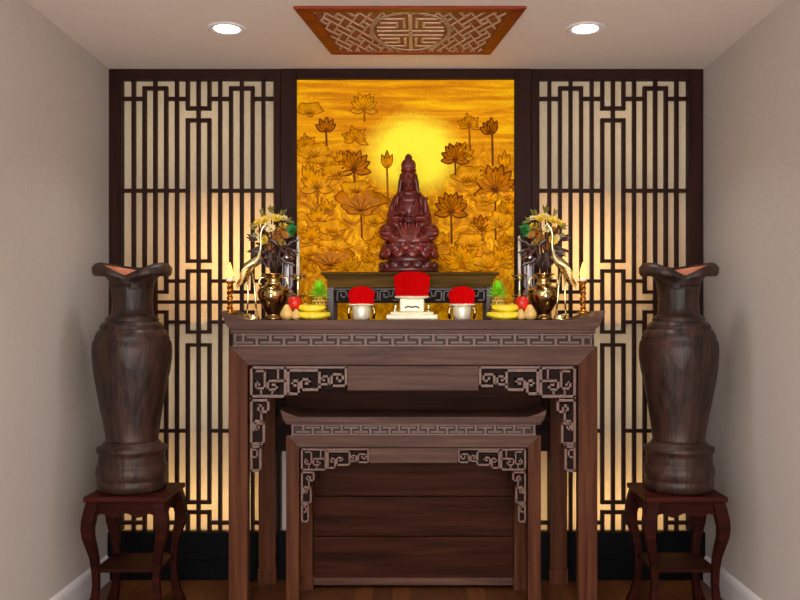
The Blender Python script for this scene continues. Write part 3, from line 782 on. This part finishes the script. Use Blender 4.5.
# hands with separate fingers, cupping a bowl
for sg in (-1, 1):
    m = MB(); c = Q(409+sg*5.5-2, 223, -.088); m.ell(c, (q(3.2), q(2.6), q(1.6)))
    for i in range(4):
        L = (5, 5.8, 5.5, 4.4)[i]; y = -.080-.0065*i
        m.tube([(c[0]-sg*q(1), QY+y, c[2]), (c[0]-sg*q(1+L*.5), QY+y-.004, c[2]+q(.2)), (c[0]-sg*q(1+L), QY+y-.002, c[2]+q(1.4))], [q(.85), q(.75), q(.5)], 7)
    m.tube([(c[0]+sg*q(.5), c[1]-.012, c[2]+q(.8)), (c[0]-sg*q(1), c[1]-.014, c[2]+q(2.6)), (c[0]-sg*q(2.4), c[1]-.010, c[2]+q(3.4))], [q(.95), q(.8), q(.55)], 7)
    m.build('hand', M['statue'], bd, smooth=True)
MB().lathe([(q(2), 0), (q(4), q(1.5)), (q(5), q(4)), (q(4.4), q(4)), (q(3), q(2))], 20, Q(404, 220.5, -.098)).build('bowl', M['statue'], e, smooth=True)
m = MB(); m.tube([Q(424, 222, -.03), Q(425.5, 212, -.03), Q(425, 204, -.03), Q(423, 200, -.032)], [q(1.6), q(2.2), q(2.4), q(1.4)], 9)
m.ell(Q(422.5, 200, -.03), (q(3.2), q(2), q(1.5)), rz(.5)); m.ell(Q(426, 202, -.03), (q(2.6), q(2), q(1.6)), rz(-.6))
m.build('flask_in_hand', M['statue'], bd, smooth=True)

# ------------------------------------------------------------------ incense pots
def sticks(cx, cy, z, w0, w1, h, label, dome):
    m = MB(); rnd = random.Random(int(cx*1000)); n = 0
    for i in range(640):
        a = i*2.39996; r = sqrt((i+.5)/640); zt = h*(1-dome*r**3)*(1-.05*rnd.random())
        m.tube([(cx+r*w0/2*cos(a), cy+r*w0/2*sin(a), z), (cx+r*w1/2*cos(a), cy+r*w1/2*sin(a), z+zt)], .0030, 5)
    return tag(single('incense_sticks', m, M['red'], (cx, cy, z), label, 'incense'), kind='stuff')
def side_pot(px, label, lab2):
    Y = 3.99; S = F/Y; cx = X(px, Y); z0 = ZT; e = thing('incense_pot', (cx, Y, z0), label, 'pot', 'small incense pots')
    u = 1/S
    MB().lathe([(7*u, 0), (8*u, .8*u), (8.2*u, 2*u), (9*u, 6*u), (9.4*u, 11*u), (9*u, 13.5*u), (8*u, 14*u)], 36, (cx, Y, z0)).build('pot_body', M['brass2'], e, smooth=True)
    MB().lathe([(8*u, 13.8*u), (13*u, 14.6*u), (13.4*u, 15.4*u), (12.6*u, 16*u), (7*u, 15.8*u), (6.5*u, 14.5*u)], 36, (cx, Y, z0)).build('rim', M['cream'], e, smooth=True)
    for sg in (-1, 1):
        MB().tube([(cx+sg*9*u, Y, z0+12*u), (cx+sg*12.5*u, Y, z0+12*u), (cx+sg*13*u, Y, z0+8*u), (cx+sg*12*u, Y, z0+.9*u)], [1.6*u, 1.6*u, 1.6*u, 1.4*u], 8).build('handle', M['darkbrass'], e, smooth=True)  # dark handles stand in for the dark reflections at the pot's sides
    sticks(cx, Y, z0+15.6*u, 23*u, 26*u, 18*u, lab2, .34)
M['brass2'] = plain('brass_highlight_cream', (252, 246, 220), .28, .35, var=.02)  # cream highlight of the polished brass put into the base colour
side_pot(361.5, 'small polished pot of red incense, left of the big cream one', 'bunch of red incense sticks in the left small pot')
side_pot(462, 'small polished pot of red incense, right of the big cream one', 'bunch of red incense sticks in the right small pot')
Y = 3.97; u = Y/F; cx = X(412, Y)
e = thing('incense_burner', (cx, Y, ZT), 'wide cream glazed incense burner on tiered base at the altar centre', 'burner')
m = MB(); 
def rr(w, d, z0, z1): m.box(cx-w*u/2, cx+w*u/2, Y-d*u/2, Y+d*u/2, ZT+z0*u, ZT+z1*u)
rr(51, 26, 0, 5.5); m.build('base_plinth', M['cream'], e, bevel=.008, seg=4)
m = MB(); rr(43, 22, 5.2, 8); m.build('base_step', M['cream'], e, bevel=.006, seg=3)
m = MB(); rr(24, 20, 8, 21); m.build('body', M['cream'], e, bevel=.006, seg=3)
m = MB(); m.tube([(cx-7*u, Y-10.4*u, ZT+12*u), (cx-4*u, Y-10.6*u, ZT+13.5*u), (cx, Y-10.6*u, ZT+12.6*u), (cx+4*u, Y-10.6*u, ZT+13.5*u), (cx+7*u, Y-10.4*u, ZT+12*u)], .7*u, 6); m.build('emblem', M['potdark'], e, smooth=True)
m = MB(); m.lathe([(11*u, 20.5*u), (17*u, 22*u), (17.6*u, 23*u), (17*u, 24*u), (11*u, 24*u)], 40, (cx, Y, ZT), sy=.75); m.build('rim', M['cream'], e, smooth=True)
for sg in (-1, 1):
    MB().lathe([(3*u, 7.8*u), (3*u, 9*u), (1.4*u, 10*u), (1.1*u, 13*u), (1.8*u, 14.5*u), (.6*u, 16*u)], 16, (cx+sg*16.5*u, Y, ZT)).build('side_knob', M['brass'], e, smooth=True)
sticks(cx, Y, ZT+23.8*u, 32*u, 36*u, 25*u, 'largest bunch of red incense sticks, in the cream burner', .2)

# ------------------------------------------------------------------ brass flower vases, bouquets
def brass_vase(px, label):
    Y = 4.06; u = Y/F; cx = X(px, Y); e = thing('brass_vase', (cx, Y, ZT), label, 'vase', 'brass vases on the altar')
    pr = [(8.5, 0), (9.5, .8), (8.6, 2.5), (6.2, 4.5), (6.5, 6), (9, 10), (12.5, 16), (15.2, 22), (16, 27), (15.2, 30.5), (12, 33), (8, 34.5), (6.4, 36.5), (6.2, 40), (7.4, 43.5), (11, 45.2), (11.2, 46), (6, 45.4), (5, 40), (5, 36)]
    b = MB().lathe([(r*u, z*u) for r, z in pr], 48, (cx, Y, ZT)).build('vase_body', M['darkbrass'], e, smooth=True)
    m = MB()
    m.ell((cx, Y-15.6*u, ZT+24*u), (2.6*u, 1.6*u, 3.4*u), None, 12, 8)
    m.tube([(cx-5*u, Y-15*u, ZT+29*u), (cx-2.5*u, Y-16*u, ZT+27*u), (cx, Y-16*u, ZT+29*u), (cx+2.5*u, Y-16*u, ZT+27*u), (cx+5*u, Y-15*u, ZT+29*u)], .8*u, 6)
    m.build('raised_emblem', M['brass'], e, smooth=True)
    MB().lathe([(6.6*u, 35.5*u), (7.6*u, 36.5*u), (6.6*u, 37.5*u)], 32, (cx, Y, ZT)).build('neck_ring', M['brass'], e, smooth=True)
    for sg in (-1, 1):
        MB().tube([(cx+sg*7*u, Y, ZT+42*u), (cx+sg*13*u, Y, ZT+42.5*u), (cx+sg*14.5*u, Y, ZT+38*u), (cx+sg*13*u, Y, ZT+32*u)], [1*u, 1.1*u, 1.1*u, 1*u], 8).build('handle', M['brass'], e, smooth=True)
    return e
v1 = brass_vase(273.5, 'round polished dark brass vase of flowers beside the left crane')
v2 = copy_tree(v1); v2.location.x = X(543.5, 4.06); v2['label'] = 'round polished dark brass vase of flowers beside the right crane'
def bouquet(px, label):
    Y = 4.06; u = Y/F; cx = X(px, Y); zb = ZT+44*u
    e = thing('flower_bouquet', (cx, Y, zb), label, 'flowers', 'bouquets in the brass vases')
    P = lambda x, y, d=0: (cx+(x-273.5)*u, Y+d, Z(y, Y))
    rnd = random.Random(4)
    fl = [(266, 222, 7, 'flyel'), (277, 220, 7, 'flyel'), (272, 230, 6.5, 'flwht'), (283, 227, 6.5, 'flyel'), (262, 231, 6, 'florg'), (276, 239, 6.5, 'florg'), (266, 241, 6, 'flyel'), (286, 236, 5.5, 'florg'), (271, 217, 5, 'flwht'), (281, 243, 5, 'flyel')]
    fl += [(259, 224, 5.5, 'flyel'), (283, 219, 5.5, 'flwht'), (268, 234, 5.5, 'florg'), (278, 232, 6, 'florg'), (261, 238, 5, 'flwht'), (271, 246, 5.5, 'florg')]
    for i, (x, y, r, mt) in enumerate(fl):
        d = rnd.uniform(-.045, .02); c = Vector(P(x, y, d)); m = MB()
        out = (c-Vector(P(274, 246, .02))).normalized(); out = (out+Vector((0, -.8, .1))).normalized()
        a0 = out.orthogonal().normalized(); b0 = out.cross(a0)
        for ring, (n, l, lift) in enumerate(((11, 1, .25), (9, .8, .7), (6, .5, 1.5))):
            for k in range(n):
                a = 2*pi*k/n+ring*.4; dr = (a0*cos(a)+b0*sin(a)+out*lift).normalized()
                m.petal(c, dr, out, r*u*l, r*u*.45*l, .2, .0008, 4)
        f = m.build('flower', M[mt], e)
        MB().ell(c+out*r*u*.15, (r*u*.22,)*3, None, 10, 6).build('flower_centre', M['leafol'], f, smooth=True)
        MB().tube([tuple(P(273.5+rnd.uniform(-2, 2), 281, 0)), tuple(P(273.5+(x-273.5)*.35, 262, d*.5)), tuple(c-out*.004)], .7*u, 6).build('stem', M['leafdk'], e, smooth=True)
    def leafc(mt, spots, L, W):
        for x, y, ang in spots:
            m = MB()
            for k in range(4):
                a = math.radians(ang+rnd.uniform(-38, 38)); dr = Vector((cos(a), rnd.uniform(-.6, .3), sin(a)))
                m.petal(P(x, y, rnd.uniform(-.03, .03)), dr, (rnd.uniform(-.5, .5), -1, .4), L*u*rnd.uniform(.7, 1.1), W*u, .2, .0008, 5)
            m.build('leaf_cluster', M[mt], e)
    leafc('leafdk', [(264, 246, 200), (270, 250, 230), (280, 248, -20), (286, 250, -35), (258, 240, 190), (276, 255, -70), (268, 236, 120), (283, 234, 40), (262, 252, 215), (288, 244, 10), (274, 262, 110), (272, 262, 60), (266, 258, 250), (281, 258, -60), (270, 268, 100), (277, 268, 80), (262, 262, 170), (286, 262, 0), (273, 250, 90), (265, 243, 60), (279, 246, 120), (257, 248, 230), (290, 250, -50)], 12, 3.6)
    leafc('leafgr', [(287, 230, 0), (289, 233, -25), (288, 227, 25), (290, 232, 60), (290, 228, -70)], 9, 4.2)
    leafc('leafol', [(258, 228, 160), (263, 216, 120), (272, 213, 90), (282, 216, 60), (287, 222, 30), (258, 236, 180)], 8, 3)
    return e
b1 = bouquet(273.5, 'yellow and ochre flower bouquet in the left brass vase')
b2 = copy_tree(b1); b2.location.x = X(543.5, 4.06); b2.scale = (-1, 1, 1); b2['label'] = 'yellow and ochre flower bouquet in the right brass vase'

# ------------------------------------------------------------------ cranes
def crane(label):
    Y = 3.96; u = Y/F; cx = X(252, Y)
    e = thing('crane_figurine', (cx, Y, ZT), label, 'figurine', 'brass cranes on the altar')
    P = lambda x, y, d=0: (X(x, Y), Y+d, Z(y, Y))
    m = MB()
    m.tube([P(242, 283), P(243.5, 274), P(248, 267), P(254, 262.5), P(258.5, 257), P(260, 251)], [1*u, 3.4*u, 5.2*u, 4.8*u, 2.8*u, 1.6*u], 16)
    m.tube([P(258.5, 256.5), P(260.5, 249), P(261, 242), P(260.5, 235), P(262, 229), P(264.5, 225.5)], [2.2*u, 1.3*u, 1.1*u, 1.1*u, 1.2*u, 1.3*u], 12)
    m.ell(P(265.5, 224.6), (2.2*u, 1.6*u, 1.6*u), rz(.3))
    body = m.build('body', M['brass'], e, remesh=.0017, smooth=True)
    m = MB(); m.tube([P(266.5, 224.8), P(269.5, 227), P(273, 230)], [.9*u, .6*u, .15*u], 8); m.build('beak', M['brass'], e, smooth=True)
    m = MB()
    for dy in (-1, 1):
        for k in range(6):
            m.petal(P(256-k*.9, 262+k*1.2, dy*4.2*u), (-1, dy*.08, -.75-k*.22), (0, dy, .2), (17+k*.8)*u, 3.4*u, .15, .001, 5)
    m.build('wing_feathers', M['darkbrass'], e)
    m = MB()
    for k in range(5): m.petal(P(245.5, 272, (k-2)*.003), (-.35-.08*k, 0, -1), (-1, (k-2)*.3, 0), (19-k)*u, 3*u, .15, .001, 5)
    m.build('tail_feathers', M['darkbrass'], e)
    for a, b, c, d in ((249, 273, 247.2, -.008), (252, 272, 256.5, .010)):
        m = MB(); m.tube([P(a, b, d), P((a+c)/2, 288, d), P((a+c)/2+.4, 296, d), P(c, 316, d)], [1.5*u, .9*u, 1.1*u, .85*u], 10)
        for t in (-1, 0, 1): m.tube([P(c, 316, d), (X(c, Y)+t*2.2*u, Y+d-3*u, ZT+5*u)], [.8*u, .4*u], 6)
        m.build('leg', M['brass'], e, smooth=True)
    MB().ell((X(253, Y), Y+.004, ZT+2.4*u), (6.5*u, 5*u, 3.2*u), None, 20, 10).build('turtle_base', M['brass'], e, smooth=True)
    MB().lathe([(8*u, 0), (8*u, 1*u), (6.5*u, 1.6*u)], 28, (X(252, Y), Y, ZT)).build('base_disc', M['brass'], e, smooth=True)
    return e
c1 = crane('slender brass crane figurine with long neck at the left end of altar')
c2 = copy_tree(c1); c2.location.x = X(561, 3.96); c2.scale = (-1, 1, 1); c2['label'] = 'slender brass crane figurine with long neck at the right end of altar'

# ------------------------------------------------------------------ candles
def flame_candle(label):
    Y = 3.97; u = Y/F; px = 230; cx = X(px, Y); z0 = ZT+.030
    e = thing('candlestick', (cx, Y, z0), label, 'candlestick', 'short burning candles on the altar ends')
    MB().lathe([(6.5*u, 0), (7*u, .8*u), (5*u, 2*u), (2.4*u, 3.5*u), (2*u, 6*u)], 28, (cx, Y, z0)).build('base', M['goldbrass'], e, smooth=True)
    m = MB(); top = Z(283, Y); H0 = top-(z0+5*u)
    for k in (0, pi):
        m.tube([(cx+2*u*cos(k+t*5*pi), Y+2*u*sin(k+t*5*pi), z0+5*u+H0*t) for t in [i/40 for i in range(41)]], 1.25*u, 7)
    m.build('twisted_stem', M['goldbrass'], e, smooth=True)
    MB().lathe([(1.5*u, 0), (5.5*u, .8*u), (6*u, 2*u), (5*u, 1.6*u), (2*u, 1.6*u)], 28, (cx, Y, top-.4*u)).build('drip_tray', M['goldbrass'], e, smooth=True)
    MB().lathe([(3.6*u, 1*u), (3.6*u, 5*u), (2.8*u, 5.6*u)], 24, (cx, Y, top)).build('candle', M['wax'], e, smooth=True)
    MB().lathe([(1.6*u, 5*u), (3.2*u, 7.5*u), (3.4*u, 10*u), (2.4*u, 14*u), (1.2*u, 18*u), (.2*u, 21*u)], 20, (cx, Y, top)).build('flame', M['flame'], e, smooth=True)
    ld = bpy.data.lights.new('candle_glow', 'POINT'); ld.energy = CANDLE; ld.color = (1, .62, .26); ld.shadow_soft_size = .012
    lo = bpy.data.objects.new('candle_glow', ld); COL.objects.link(lo); lo.parent = e; lo.location = (0, 0, top+12*u-z0)
    return e
CANDLE = 2.2
k1 = flame_candle('twisted gold candlestick with burning candle at the far left of altar')
k2 = copy_tree(k1); k2.location.x = X(583, 3.97); k2['label'] = 'twisted gold candlestick with burning candle at the far right of altar'
def taper(label):
    Y = 4.12; u = Y/F; cx = X(298, Y); e = thing('taper_candle_holder', (cx, Y, ZT), label, 'candlestick', 'tall white taper candles')
    P = lambda x, y, d=0: (X(x, Y), Y+d, Z(y, Y))
    MB().lathe([(7*u, 0), (7*u, 1*u), (3*u, 2.5*u), (1.6*u, 5*u), (1.4*u, 20*u), (3*u, 21*u), (1.4*u, 22.5*u), (1.3*u, 40*u), (2.4*u, 42*u), (2.2*u, 45*u)], 24, (cx, Y, ZT)).build('stem', M['brass'], e, smooth=True)
    for zc, r in ((24, 6.5), (44, 7.5)):
        m = MB(); c = (cx, Y, ZT+zc*u)
        m.tube([(cx+r*u*cos(t), Y+r*u*sin(t), ZT+zc*u) for t in [i*2*pi/28 for i in range(29)]], .55*u, 6)
        for k in range(6):
            a = k*pi/3+.2
            m.tube([(cx+1.2*u*cos(a), Y+1.2*u*sin(a), ZT+(zc-2)*u), (cx+r*.6*u*cos(a), Y+r*.6*u*sin(a), ZT+(zc-3.5)*u), (cx+r*u*cos(a), Y+r*u*sin(a), ZT+zc*u)], .5*u, 6)
            m.ell((cx+r*u*cos(a), Y+r*u*sin(a), ZT+(zc+1.2)*u), (.9*u, .9*u, 1.2*u), None, 8, 6)
        m.build('openwork_dish', M['darkbrass'], e, smooth=True)
    MB().lathe([(1.7*u, 43*u), (1.6*u, 60*u), (1.5*u, 83*u), (.5*u, 84*u)], 20, (cx, Y, ZT)).build('candle', M['wax'], e, smooth=True)
    MB().tube([(cx, Y, ZT+83.5*u), (cx, Y, ZT+86*u)], .25*u, 5).build('wick', M['potdark'], e)
    return e
t1 = taper('tall thin white taper on an openwork brass holder left of stand')
t2 = copy_tree(t1); t2.location.x = X(519.5, 4.12); t2['label'] = 'tall thin white taper on an openwork brass holder right of stand'
def lamp(label):
    Y = 4.20; u = Y/F; cx = X(287.5, Y); e = thing('silver_lamp', (cx, Y, ZT), label, 'ornament', 'silvery ornaments behind the brass vases')
    MB().lathe([(7*u, 0), (7*u, 2*u), (3*u, 4*u), (2.5*u, 10*u), (5*u, 14*u), (6.5*u, 20*u), (6*u, 28*u), (3*u, 32*u)], 32, (cx, Y, ZT)).build('body', M['silver'], e, smooth=True)
    MB().lathe([(3.4*u, 31*u), (5.5*u, 34*u), (5.5*u, 58*u), (4.2*u, 61*u)], 12, (cx, Y, ZT)).build('glass_column', M['silver2'], e, bevel=.001)
    MB().lathe([(6.5*u, 60*u), (6.5*u, 61.5*u), (3*u, 64*u), (1*u, 69*u), (1.6*u, 71*u), (.3*u, 73*u)], 24, (cx, Y, ZT)).build('cap', M['silver'], e, smooth=True)
    m = MB()
    for k in range(6):
        a = k*pi/3; m.tube([(cx+5.7*u*cos(a), Y+5.7*u*sin(a), ZT+33*u), (cx+5.7*u*cos(a), Y+5.7*u*sin(a), ZT+60*u)], .6*u, 6)
    m.build('ribs', M['potdark'], e)
    return e
M['silver2'] = plain('pale_lilac_glass', (214, 208, 222), .15, 0, var=.05, coat=.6)
l1 = lamp('silvery lilac ornament behind the left brass vase')
l2 = copy_tree(l1); l2.location.x = X(529, 4.20); l2['label'] = 'silvery lilac ornament behind the right brass vase'

# ------------------------------------------------------------------ fruit
FY = 3.97
def fruits(sg, c0):
    side = 'left' if sg > 0 else 'right'
    fx = lambda x: X(c0+sg*(x-311), FY); u = FY/F
    # two bananas bunches layered
    def banana(x0, x1, zc, yo, lab):
        e = thing('banana', (fx((x0+x1)/2), FY+yo, ZT+zc*u-3.8*u), lab, 'banana', 'bananas in the %s fruit pile' % side)
        n = 12; pts = []; rd = []
        for i in range(n+1):
            t = i/n; pts.append((fx(x0+(x1-x0)*t), FY+yo-.018*sin(pi*t), ZT+zc*u+(1.8*(2*t-1)**2)*u)); rd.append((4.1*sin(pi*(.12+.80*t))**.45)*u)
        m = MB().tube(pts, rd, 6); m.build('peel', M['banana'], e, smooth=False, bevel=.002)
        MB().tube([pts[0], (fx(x0-2.5), FY+yo, ZT+(zc+2.6)*u)], [1.3*u, .9*u], 6).build('stem', M['stemb'], e)
    ps = [(299, 328, 3.9, -.035, 'lower front banana in the %s fruit pile'), (303, 330, 4.0, 0.0, 'lower back banana in the %s fruit pile'), (299.5, 325, 11.2, -.018, 'upper banana lying on the others in the %s fruit pile')]
    for x0, x1, zc, yo, lab in ps: banana(x0, x1, zc, yo, lab % side)
    def pear(x, yo, r, lab, nm='pear', zc=0):
        e = thing(nm, (fx(x), FY+yo, ZT+zc*u), lab, nm, 'pale fruits in the %s fruit pile' % side)
        MB().lathe([(.2*r*u, 0), (.75*r*u, .15*r*u), (1*r*u, .75*r*u), (.9*r*u, 1.25*r*u), (.55*r*u, 1.8*r*u), (.42*r*u, 2.15*r*u), (.12*r*u, 2.35*r*u)], 24, (fx(x), FY+yo, ZT+zc*u)).build('flesh', M['pear'], e, smooth=True)
        MB().tube([(fx(x), FY+yo, ZT+(zc+2.3*r)*u), (fx(x-1), FY+yo, ZT+(zc+2.8*r)*u)], .5*u, 5).build('stem', M['stemb'], e)
    pear(288, -.035, 6.6, 'pale yellow pear at the outer edge of the %s fruit pile' % side)
    pear(297.5, -.052, 4.6, 'small pale pear in front of the %s fruit pile' % side)
    pear(304.5, .035, 7.2, 'larger pale pear behind the bananas in the %s pile' % side)
    # apple rests on pears
    ax, az, r = 295.3, 17.2, 7.2
    e = thing('apple', (fx(ax), FY-.012, ZT+(az-r)*u), 'round red apple on top of the %s fruit pile' % side, 'apple')
    pr = [(.1, .12), (.35, 0), (.7, .12), (.95, .55), (1, 1), (.92, 1.45), (.65, 1.8), (.32, 1.88), (.05, 1.72)]
    MB().lathe([(a*r*u, b*r*u) for a, b in pr], 28, (fx(ax), FY-.012, ZT+(az-r)*u)).build('flesh', M['apple'], e, smooth=True)
    MB().tube([(fx(ax), FY-.012, ZT+(az+r*.7)*u), (fx(ax+.8), FY-.012, ZT+(az+r*1.15)*u)], .45*u, 5).build('stem', M['stemb'], e)
    # pineapple
    px, yo = 318, .045
    e = thing('pineapple', (fx(px), FY+yo, ZT), 'small pineapple with green crown behind the %s bananas' % side, 'pineapple')
    b = MB().lathe([(3*u, 0), (6*u, 2*u), (7.6*u, 9*u), (7.6*u, 16*u), (6.4*u, 21*u), (3.5*u, 24*u)], 28, (fx(px), FY+yo, ZT)).build('fruit_body', M['pine'], e, smooth=True)
    m = MB()
    for i in range(6):
        for k in range(12):
            a = 2*pi*(k+.5*(i % 2))/12; z = 4+i*3.4; R = 7.7 if 7 < z < 18 else (6.9 if z <= 20 else 6.2)
            m.ell((fx(px)+R*u*cos(a), FY+yo+R*u*sin(a), ZT+z*u), (1.1*u, 1.1*u, .9*u), None, 6, 4)
    m.build('eyes', M['pineeye'], b)
    m = MB(); rnd = random.Random(3)
    for i in range(80):
        t = i/80; a = i*2.4; lift = -.25+3.0*t
        m.petal((fx(px)+2*u*cos(a)*(1-t), FY+yo+2*u*sin(a)*(1-t), ZT+(24+8*t)*u), (cos(a), sin(a), lift), (-cos(a)*.5, -sin(a)*.5, 1), 9.5*u, 2.2*u, .25, .0007, 4)
    m.build('leafy_crown', M['pineleaf'], e)
fruits(1, 311); fruits(-1, 506)

# ------------------------------------------------------------------ ceiling panel and downlights
CH = H-EYE
def cpt(px, py):
    Yc = F*CH/(CY-py); return (X(px, Yc), Yc)
A, B, C, D = cpt(293, 5.5), cpt(527, 5.5), cpt(490.5, 52.5), cpt(331.5, 52.5)
e = thing('ceiling_panel', ((A[0]+B[0])/2, (A[1]+C[1])/2, H), 'tapered red-brown carved fretwork panel on the ceiling', 'panel')
def bil(s, t):   # s,t in -1..1 ; t=-1 front
    a = (s+1)/2; b = (t+1)/2
    return (A[0]*(1-a)*(1-b)+B[0]*a*(1-b)+D[0]*(1-a)*b+C[0]*a*b, A[1]*(1-b)+D[1]*b)
fi, fj, fk = .86, -.84, .88
O = [(-1, -1), (1, -1), (1, 1), (-1, 1)]; I2 = [(-fi, fj), (fi, fj), (fi, fk), (-fi, fk)]
for k in range(4):
    l = (k+1) % 4
    MB().prismz([bil(*O[k]), bil(*O[l]), bil(*I2[l]), bil(*I2[k])], H-.012, H-.0005).build('frame_bar', M['ceilframe'], e, bevel=.003)
MB().prismz([bil(*p) for p in I2], H-.005, H-.0006).build('backing_board', M['ceilback'], e)
def bars(m, pts, w, z0=H-.009, z1=H-.004):
    P2 = [bil(*p) for p in pts]
    for (x0, y0), (x1, y1) in zip(P2, P2[1:]):
        dx, dy = x1-x0, y1-y0; L = sqrt(dx*dx+dy*dy)
        if L < 1e-5: continue
        dx /= L; dy /= L; nx, ny = -dy*w/2, dx*w/2; x0 -= dx*w*.4; y0 -= dy*w*.4; x1 += dx*w*.4; y1 += dy*w*.4
        m.prismz([(x0+nx, y0+ny), (x0-nx, y0-ny), (x1-nx, y1-ny), (x1+nx, y1+ny)], z0, z1)
m = MB(); W = .013
mr = .40; mt = .80   # medallion
bars(m, [(mr*cos(a), .02+mt*sin(a)) for a in [i*2*pi/40 for i in range(41)]], .016)
for t in (-.06, .12): bars(m, [(-.33, t), (.33, t)], .014)
bars(m, [(0, -.7), (0, .74)], .016)
for sg in (-1, 1):
    for tg in (-1, 1):
        bars(m, [(sg*.06, tg*.24+.03), (sg*.06, tg*.58+.03), (sg*.24, tg*.58+.03)], .012)
        bars(m, [(sg*.32, tg*.24+.03), (sg*.13, tg*.24+.03), (sg*.13, tg*.42+.03), (sg*.28, tg*.42+.03)], .011)
# diagonal interlocking key pattern outside the medallion
def inside(s, t): return abs(s) < fi-.01 and fj+.02 < t < fk-.02 and (s/mr)**2+((t-.02)/mt)**2 > 1.08
def clipseg(p, q2):
    n = 24; run = []
    for i in range(n+1):
        r = (p[0]+(q2[0]-p[0])*i/n, p[1]+(q2[1]-p[1])*i/n)
        if inside(*r): run.append(r)
        else:
            if len(run) > 1: bars(m, [run[0], run[-1]], W)
            run = []
    if len(run) > 1: bars(m, [run[0], run[-1]], W)
W = .0065
# rotated grid p,q ; interlocked Z-shaped keys (pinwheel lattice), mirrored left and right
G1, G2 = .050, .155
def rot(p, q2): return ((p+q2)*G1, (p-q2)*G2)
for i in range(-18, 19):
    for j in range(-18, 19):
        k = (i+2*j) % 5
        p0 = rot(i, j)
        if k == 0:
            for sg in (1,):
                arm = [((-1.9, 0), (1.9, 0)), ((1.9, 0), (1.9, .9)), ((-1.9, 0), (-1.9, -.9)), ((0, 0), (0, 1.9)), ((0, 0), (0, -1.9)), ((0, 1.9), (-.9, 1.9)), ((0, -1.9), (.9, -1.9))]
                for a, b2 in arm:
                    clipseg(rot(i+a[0], j+a[1]), rot(i+b2[0], j+b2[1]))
m.build('fretwork', M['ceilfret'], e)

M['lamp'] = emis('downlight_glow', (255, 250, 240), 9)
def downlight(x, y, label, power, group='recessed ceiling lights'):
    e = thing('downlight', (x, y, H), label, 'ceiling light', group)
    MB().lathe([(.084, -.001), (.085, -.005), (.078, -.008), (.056, -.005), (.055, -.001)], 40, (x, y, H)).build('trim_ring', M['white'], e, smooth=True)
    MB().lathe([(.056, -.0015), (.055, -.0055), (.001, -.0065)], 32, (x, y, H)).build('diffuser', M['lamp'], e, smooth=True)
    ld = bpy.data.lights.new('downlight_beam', 'AREA'); ld.shape = 'DISK'; ld.size = .11; ld.energy = power; ld.color = (1, .96, .92); ld.spread = math.radians(105)
    lo = bpy.data.objects.new('downlight_beam', ld); COL.objects.link(lo); lo.parent = e; lo.location = (0, 0, -.012)
DL = 8.5
downlight(-.806, 3.722, 'round white recessed ceiling light, left of the carved ceiling panel', DL*.3)
downlight(.763, 3.722, 'round white recessed ceiling light, right of the carved ceiling panel', DL*.3)
for i, (x, y) in enumerate(((-.8, 2.1), (.76, 2.1), (-.8, .5), (.76, .5))):
    downlight(x, y, 'round recessed ceiling light nearer the viewer', DL, 'recessed ceiling lights near the viewer')

# ------------------------------------------------------------------ world, camera
w = bpy.data.worlds.new('room_daylight'); SC.world = w; w.use_nodes = True
w.node_tree.nodes['Background'].inputs[0].default_value = (1, .965, .93, 1)
w.node_tree.nodes['Background'].inputs[1].default_value = 5.3
cd = bpy.data.cameras.new('camera'); cd.sensor_width = 36; cd.lens = F/800*36
cd.shift_x = -11/800; cd.shift_y = 18/800; cd.clip_start = .05
co = bpy.data.objects.new('camera', cd); COL.objects.link(co); co.location = (0, 0, EYE); co.rotation_euler = (pi/2, 0, 0)
SC.camera = co
vs = SC.view_settings; vs.view_transform = 'Standard'; vs.look = 'None'; vs.gamma = 1; vs.use_curve_mapping = False; vs.exposure = 0.0
SC.display_settings.display_device = 'sRGB'
